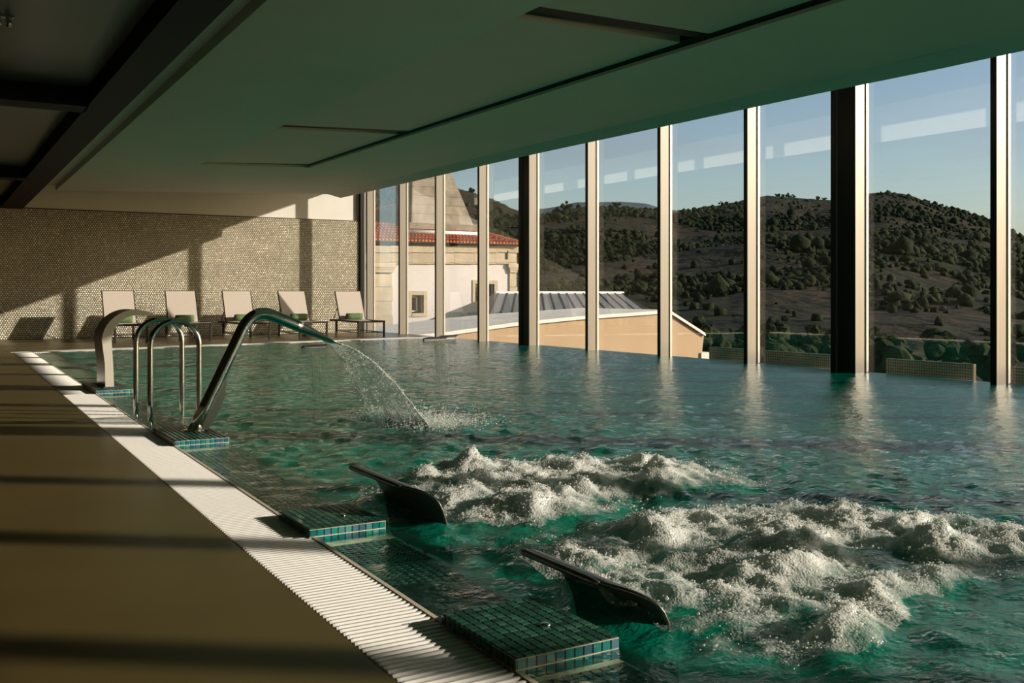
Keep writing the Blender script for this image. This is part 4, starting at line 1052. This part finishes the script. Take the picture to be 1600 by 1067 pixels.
YZ = 46.5
zr = empty('zinc_roof_building', (on_y(880, 0, YZ)[0], YZ, -7)); tag(zr, 'grey standing seam metal roof behind the beige building', 'building')
zx = lambda x, y, Y: (on_y(x, y, Y)[0] - zr.location.x, on_y(x, y, Y)[1] + 7)
YT = YZ + 4.0
L0, Rr0 = zx(756, 512, YZ), zx(1013, 500, YZ)
L1, R1 = zx(779, 459, YT), zx(972, 459, YT)
zE = min(L0[1], Rr0[1])
el = Vector((L0[0], 0, zE)); er = Vector((Rr0[0] + 1.1, 0, zE)); tl = Vector((L1[0], 4, L1[1])); tr_ = Vector((R1[0], 4, L1[1]))
MB().box(el.x, er.x, 0, 8, 0, zE - .05).build('wall', M['beige'], zr)
npan = 15
for i in range(npan):
    t0, t1 = i / npan, (i + 1) / npan - .004
    P = [el.lerp(er, t0), el.lerp(er, t1), tl.lerp(tr_, t1), tl.lerp(tr_, t0)]
    MB().hexa([tuple(p) for p in P], [tuple(p + Vector((0, 0, .04))) for p in P]).build('roof_panel', M['zinc'], zr)
for i in range(npan + 1):
    t = i / npan; a = el.lerp(er, t) + Vector((0, 0, .05)); c = tl.lerp(tr_, t) + Vector((0, 0, .05))
    MB().tube([tuple(a), tuple(c)], .055, 6).build('seam_rib', M['zinc_dark'], zr)
MB().tube([tuple(tl + Vector((-.2, 0, .06))), tuple(tr_ + Vector((.1, 0, .06)))], .09, 8).build('ridge_cap', M['white_trim'], zr)
P = [er, Vector((er.x, 8, zE)), Vector((tr_.x, 4.2, tr_.z)), tr_]
MB().hexa([tuple(p) for p in P], [tuple(p + Vector((0, 0, .04))) for p in P]).build('hip_panel', M['zinc'], zr)
P = [el, tl, Vector((tl.x, 4.2, tl.z)), Vector((el.x, 8, zE))]
MB().hexa([tuple(p) for p in P], [tuple(p + Vector((0, 0, .04))) for p in P]).build('hip_panel', M['zinc'], zr)
P = [tl, tr_, Vector((er.x, 8, zE)), Vector((el.x, 8, zE))]
MB().hexa([tuple(p) for p in P], [tuple(p + Vector((0, 0, .04))) for p in P]).build('rear_panel', M['zinc'], zr)

# ------------------------------------------------------------------ outside: hillside
ridge = [(-400, 262), (300, 262), (560, 262), (640, 276), (716, 290), (765, 310), (800, 326), (845, 332), (900, 326), (960, 322), (1000, 324), (1030, 328), (1060, 332), (1100, 325), (1130, 321), (1165, 314), (1200, 308), (1260, 312), (1302, 313), (1355, 304), (1378, 301), (1420, 306), (1460, 318), (1500, 329), (1545, 345), (1573, 360), (1600, 373), (1700, 405), (2000, 430), (2600, 440)]
rx = np.array([p[0] for p in ridge], float); ry = np.array([p[1] for p in ridge], float)
azr = TH + np.arctan((rx - HX) / F); elr = (HY - ry) / np.hypot(F, rx - HX)
az = np.linspace(math.radians(-18), math.radians(96), 340)
rr = np.concatenate([np.linspace(24, 300, 70), np.linspace(310, 1500, 120), np.linspace(1530, 2200, 10)])
AZ, RRm = np.meshgrid(az, rr)
EL = np.interp(AZ, azr, elr)
Rr = 980 + 160 * np.sin(AZ * 7 + .6) + 60 * np.sin(AZ * 19)
HR = EL * Rr
base = np.interp(RRm, [24, 45, 90, 180, 260], [-5.0, -5.0, -5.6, -8.5, -10.0])
t = np.clip((RRm - 190) / (Rr - 190), 0, 1)
prof_ = t ** 1.05 * (0.80 + 0.2 * t)
XT, YT_ = RRm * np.sin(AZ), RRm * np.cos(AZ)
spur = (fbm(XT * .0042 + 3, YT_ * .0042 + 8, 4) - .5)
Z = base + prof_ * (HR - base) + spur * 70 * np.sin(np.pi * np.clip(t, 0, 1)) ** 1.0 * 0.6 + (fbm(XT * .03, YT_ * .03, 4) - .5) * np.clip(RRm / 60, .6, 7)
Z = np.where(RRm > Rr, EL * Rr - (RRm - Rr) * .25 + (fbm(XT * .03, YT_ * .03, 4) - .5) * 7, Z)
Z += EYE * (t > 0)
ny, nx = Z.shape; idx = np.arange(ny * nx).reshape(ny, nx)
fq = np.stack([idx[:-1, :-1].ravel(), idx[1:, :-1].ravel(), idx[1:, 1:].ravel(), idx[:-1, 1:].ravel()], 1)
hs = np_mesh('hillside', np.stack([XT, YT_, Z], -1).reshape(-1, 3), fq, M['hill'], smooth=True)
tag(hs, 'dark heath and forest hillside rising across the valley', 'hill', kind='structure')
def ground_z(a, r):
    ai = np.clip(np.searchsorted(az, a) - 1, 0, nx - 2); ri = np.clip(np.searchsorted(rr, r) - 1, 0, ny - 2)
    fa_ = (a - az[ai]) / (az[ai+1] - az[ai]); fr_ = (r - rr[ri]) / (rr[ri+1] - rr[ri])
    return (Z[ri, ai]*(1-fa_)+Z[ri, ai+1]*fa_)*(1-fr_) + (Z[ri+1, ai]*(1-fa_)+Z[ri+1, ai+1]*fa_)*fr_
# far range, distance haze put into its blue colour
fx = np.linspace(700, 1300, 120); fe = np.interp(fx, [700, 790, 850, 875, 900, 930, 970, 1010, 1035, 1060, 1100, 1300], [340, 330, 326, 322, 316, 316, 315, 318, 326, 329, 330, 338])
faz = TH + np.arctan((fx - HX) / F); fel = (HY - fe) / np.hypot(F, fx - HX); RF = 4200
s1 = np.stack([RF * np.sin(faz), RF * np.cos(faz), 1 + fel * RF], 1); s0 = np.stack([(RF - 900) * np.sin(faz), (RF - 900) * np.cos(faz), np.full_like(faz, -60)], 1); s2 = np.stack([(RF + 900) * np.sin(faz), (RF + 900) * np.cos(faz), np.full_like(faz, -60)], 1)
k = len(fx); VV = np.concatenate([s0, s1, s2]); i = np.arange(k - 1)
fq = np.concatenate([np.stack([i, i + 1, k + i + 1, k + i], 1), np.stack([k + i, k + i + 1, 2*k + i + 1, 2*k + i], 1)])
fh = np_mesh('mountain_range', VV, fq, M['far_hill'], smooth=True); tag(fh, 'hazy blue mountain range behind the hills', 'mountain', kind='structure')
# forest cover
N = 92000
aa = NR.uniform(math.radians(10), math.radians(66), N); r_ = 205 + 920 * NR.rand(N) ** 0.8
xx, yy = r_ * np.sin(aa), r_ * np.cos(aa)
den = fbm(xx * .010 + 2, yy * .010, 4, .55); lowb = np.clip(1.35 - (r_ - 205) / 380, 0.0, 1)
pk = NR.rand(N) < np.clip((den - .50) * 5 + lowb * .55, 0.02, 1)
Rl = 980 + 160 * np.sin(aa * 7 + .6) + 60 * np.sin(aa * 19)
pk &= r_ < Rl - 22
aa, r_, xx, yy = aa[pk], r_[pk], xx[pk], yy[pk]
zz = ground_z(aa, r_)
sz = NR.lognormal(math.log(1.15), .42, len(aa)) * np.interp(r_, [205, 400, 900], [.75, .9, 1.15])
bv = ICO0[0] * (1 + 0.0)
sc3 = np.stack([sz * NR.uniform(.8, 1.1, len(sz)), sz * NR.uniform(.8, 1.1, len(sz)), sz * NR.uniform(.75, 1.35, len(sz))], 1)
v, f = scatter_np(bv, ICO0[1], np.stack([xx, yy, zz + sz * .35], 1), sc3, NR.uniform(0, 6, len(sz)))
v += NR.normal(0, .30, v.shape)
fr_o = np_mesh('forest_cover', v, f, M['leaf']); tag(fr_o, 'dark woodland and scrub covering the hillside', 'forest', kind='stuff')
# single trees: nearer ones on the slope and those that stand out on the ridge
def crown_mesh(seed, blobs=9, flat=1.0):
    rs = np.random.RandomState(seed); vs_, fs_ = [], []; nb = 0
    for i in range(blobs):
        c = rs.normal(0, .38, 3); c[2] = abs(c[2]) * 1.1 * flat
        r = rs.uniform(.32, .55)
        v = ICO2[0] if False else ICO1[0]
        d = 1 + 0.22 * rs.randn(len(v))[:, None] * .7
        vs_.append(v * d * r + c); fs_.append(ICO1[1] + nb); nb += len(v)
    me = bpy.data.meshes.new('crown'); me.from_pydata(np.concatenate(vs_).tolist(), [], np.concatenate(fs_).tolist()); me.materials.append(M['leaf_near']); me.update()
    return me
crowns = [crown_mesh(s) for s in range(5)]
trunk_me = MB().tube([(0, 0, -1.2), (0, 0, -.3), (0.03, 0, .3)], [.10, .07, .04], 7).mesh('trunk', M['bark'])
def tree(x, y, z, h, k, label, group):
    e = empty('tree', (x, y, z)); tag(e, label, 'tree', group=group); e.rotation_euler = (0, 0, R.uniform(0, 6)); e.scale = (h, h, h)
    c = link('crown', crowns[k % 5], None, e, (0, 0, 0.45)); t = link('trunk', trunk_me, None, e, (0, 0, 0.75))
spots = []
while len(spots) < 44:
    xpix = R.uniform(1080, 1680); a = TH + math.atan((xpix - HX) / F); r = 62 + 130 * R.random() ** .8; h = R.uniform(1.3, 2.6) * (0.55 + r / 260)
    x, y = r * math.sin(a), r * math.cos(a)
    if all(math.hypot(x - p[0], y - p[1]) > 1.15 * (h + p[2]) for p in spots): spots.append((x, y, h, a, r))
for i, (x, y, h, a, r) in enumerate(spots):
    tree(x, y, float(ground_z(np.array([a]), np.array([r]))[0]), h, i, 'leafy green tree on the slope just beyond the windows', 'trees on the near slope')
rt = [(1063, 3), (1072, 3.5), (1086, 3), (1128, 3.2), (1135, 3), (1216, 3.6), (1224, 3.2), (1231, 4), (1240, 3), (1278, 4), (1289, 3), (1451, 3), (1472, 2.6), (1497, 2.6), (1504, 3.0), (1511, 2.8), (1534, 3), (870, 4.0), (887, 6.0), (904, 3.6), (965, 4.5), (738, 5)]
for i, (xpix, h) in enumerate(rt):
    a = TH + math.atan((xpix - HX) / F); Rv = 980 + 160 * math.sin(a * 7 + .6) + 60 * math.sin(a * 19); r = Rv - 4
    z = float(ground_z(np.array([a]), np.array([r]))[0])
    tree(r * math.sin(a), r * math.cos(a), z, h * .62, i, 'small tree standing out on the skyline of the hill', 'trees on the ridge')
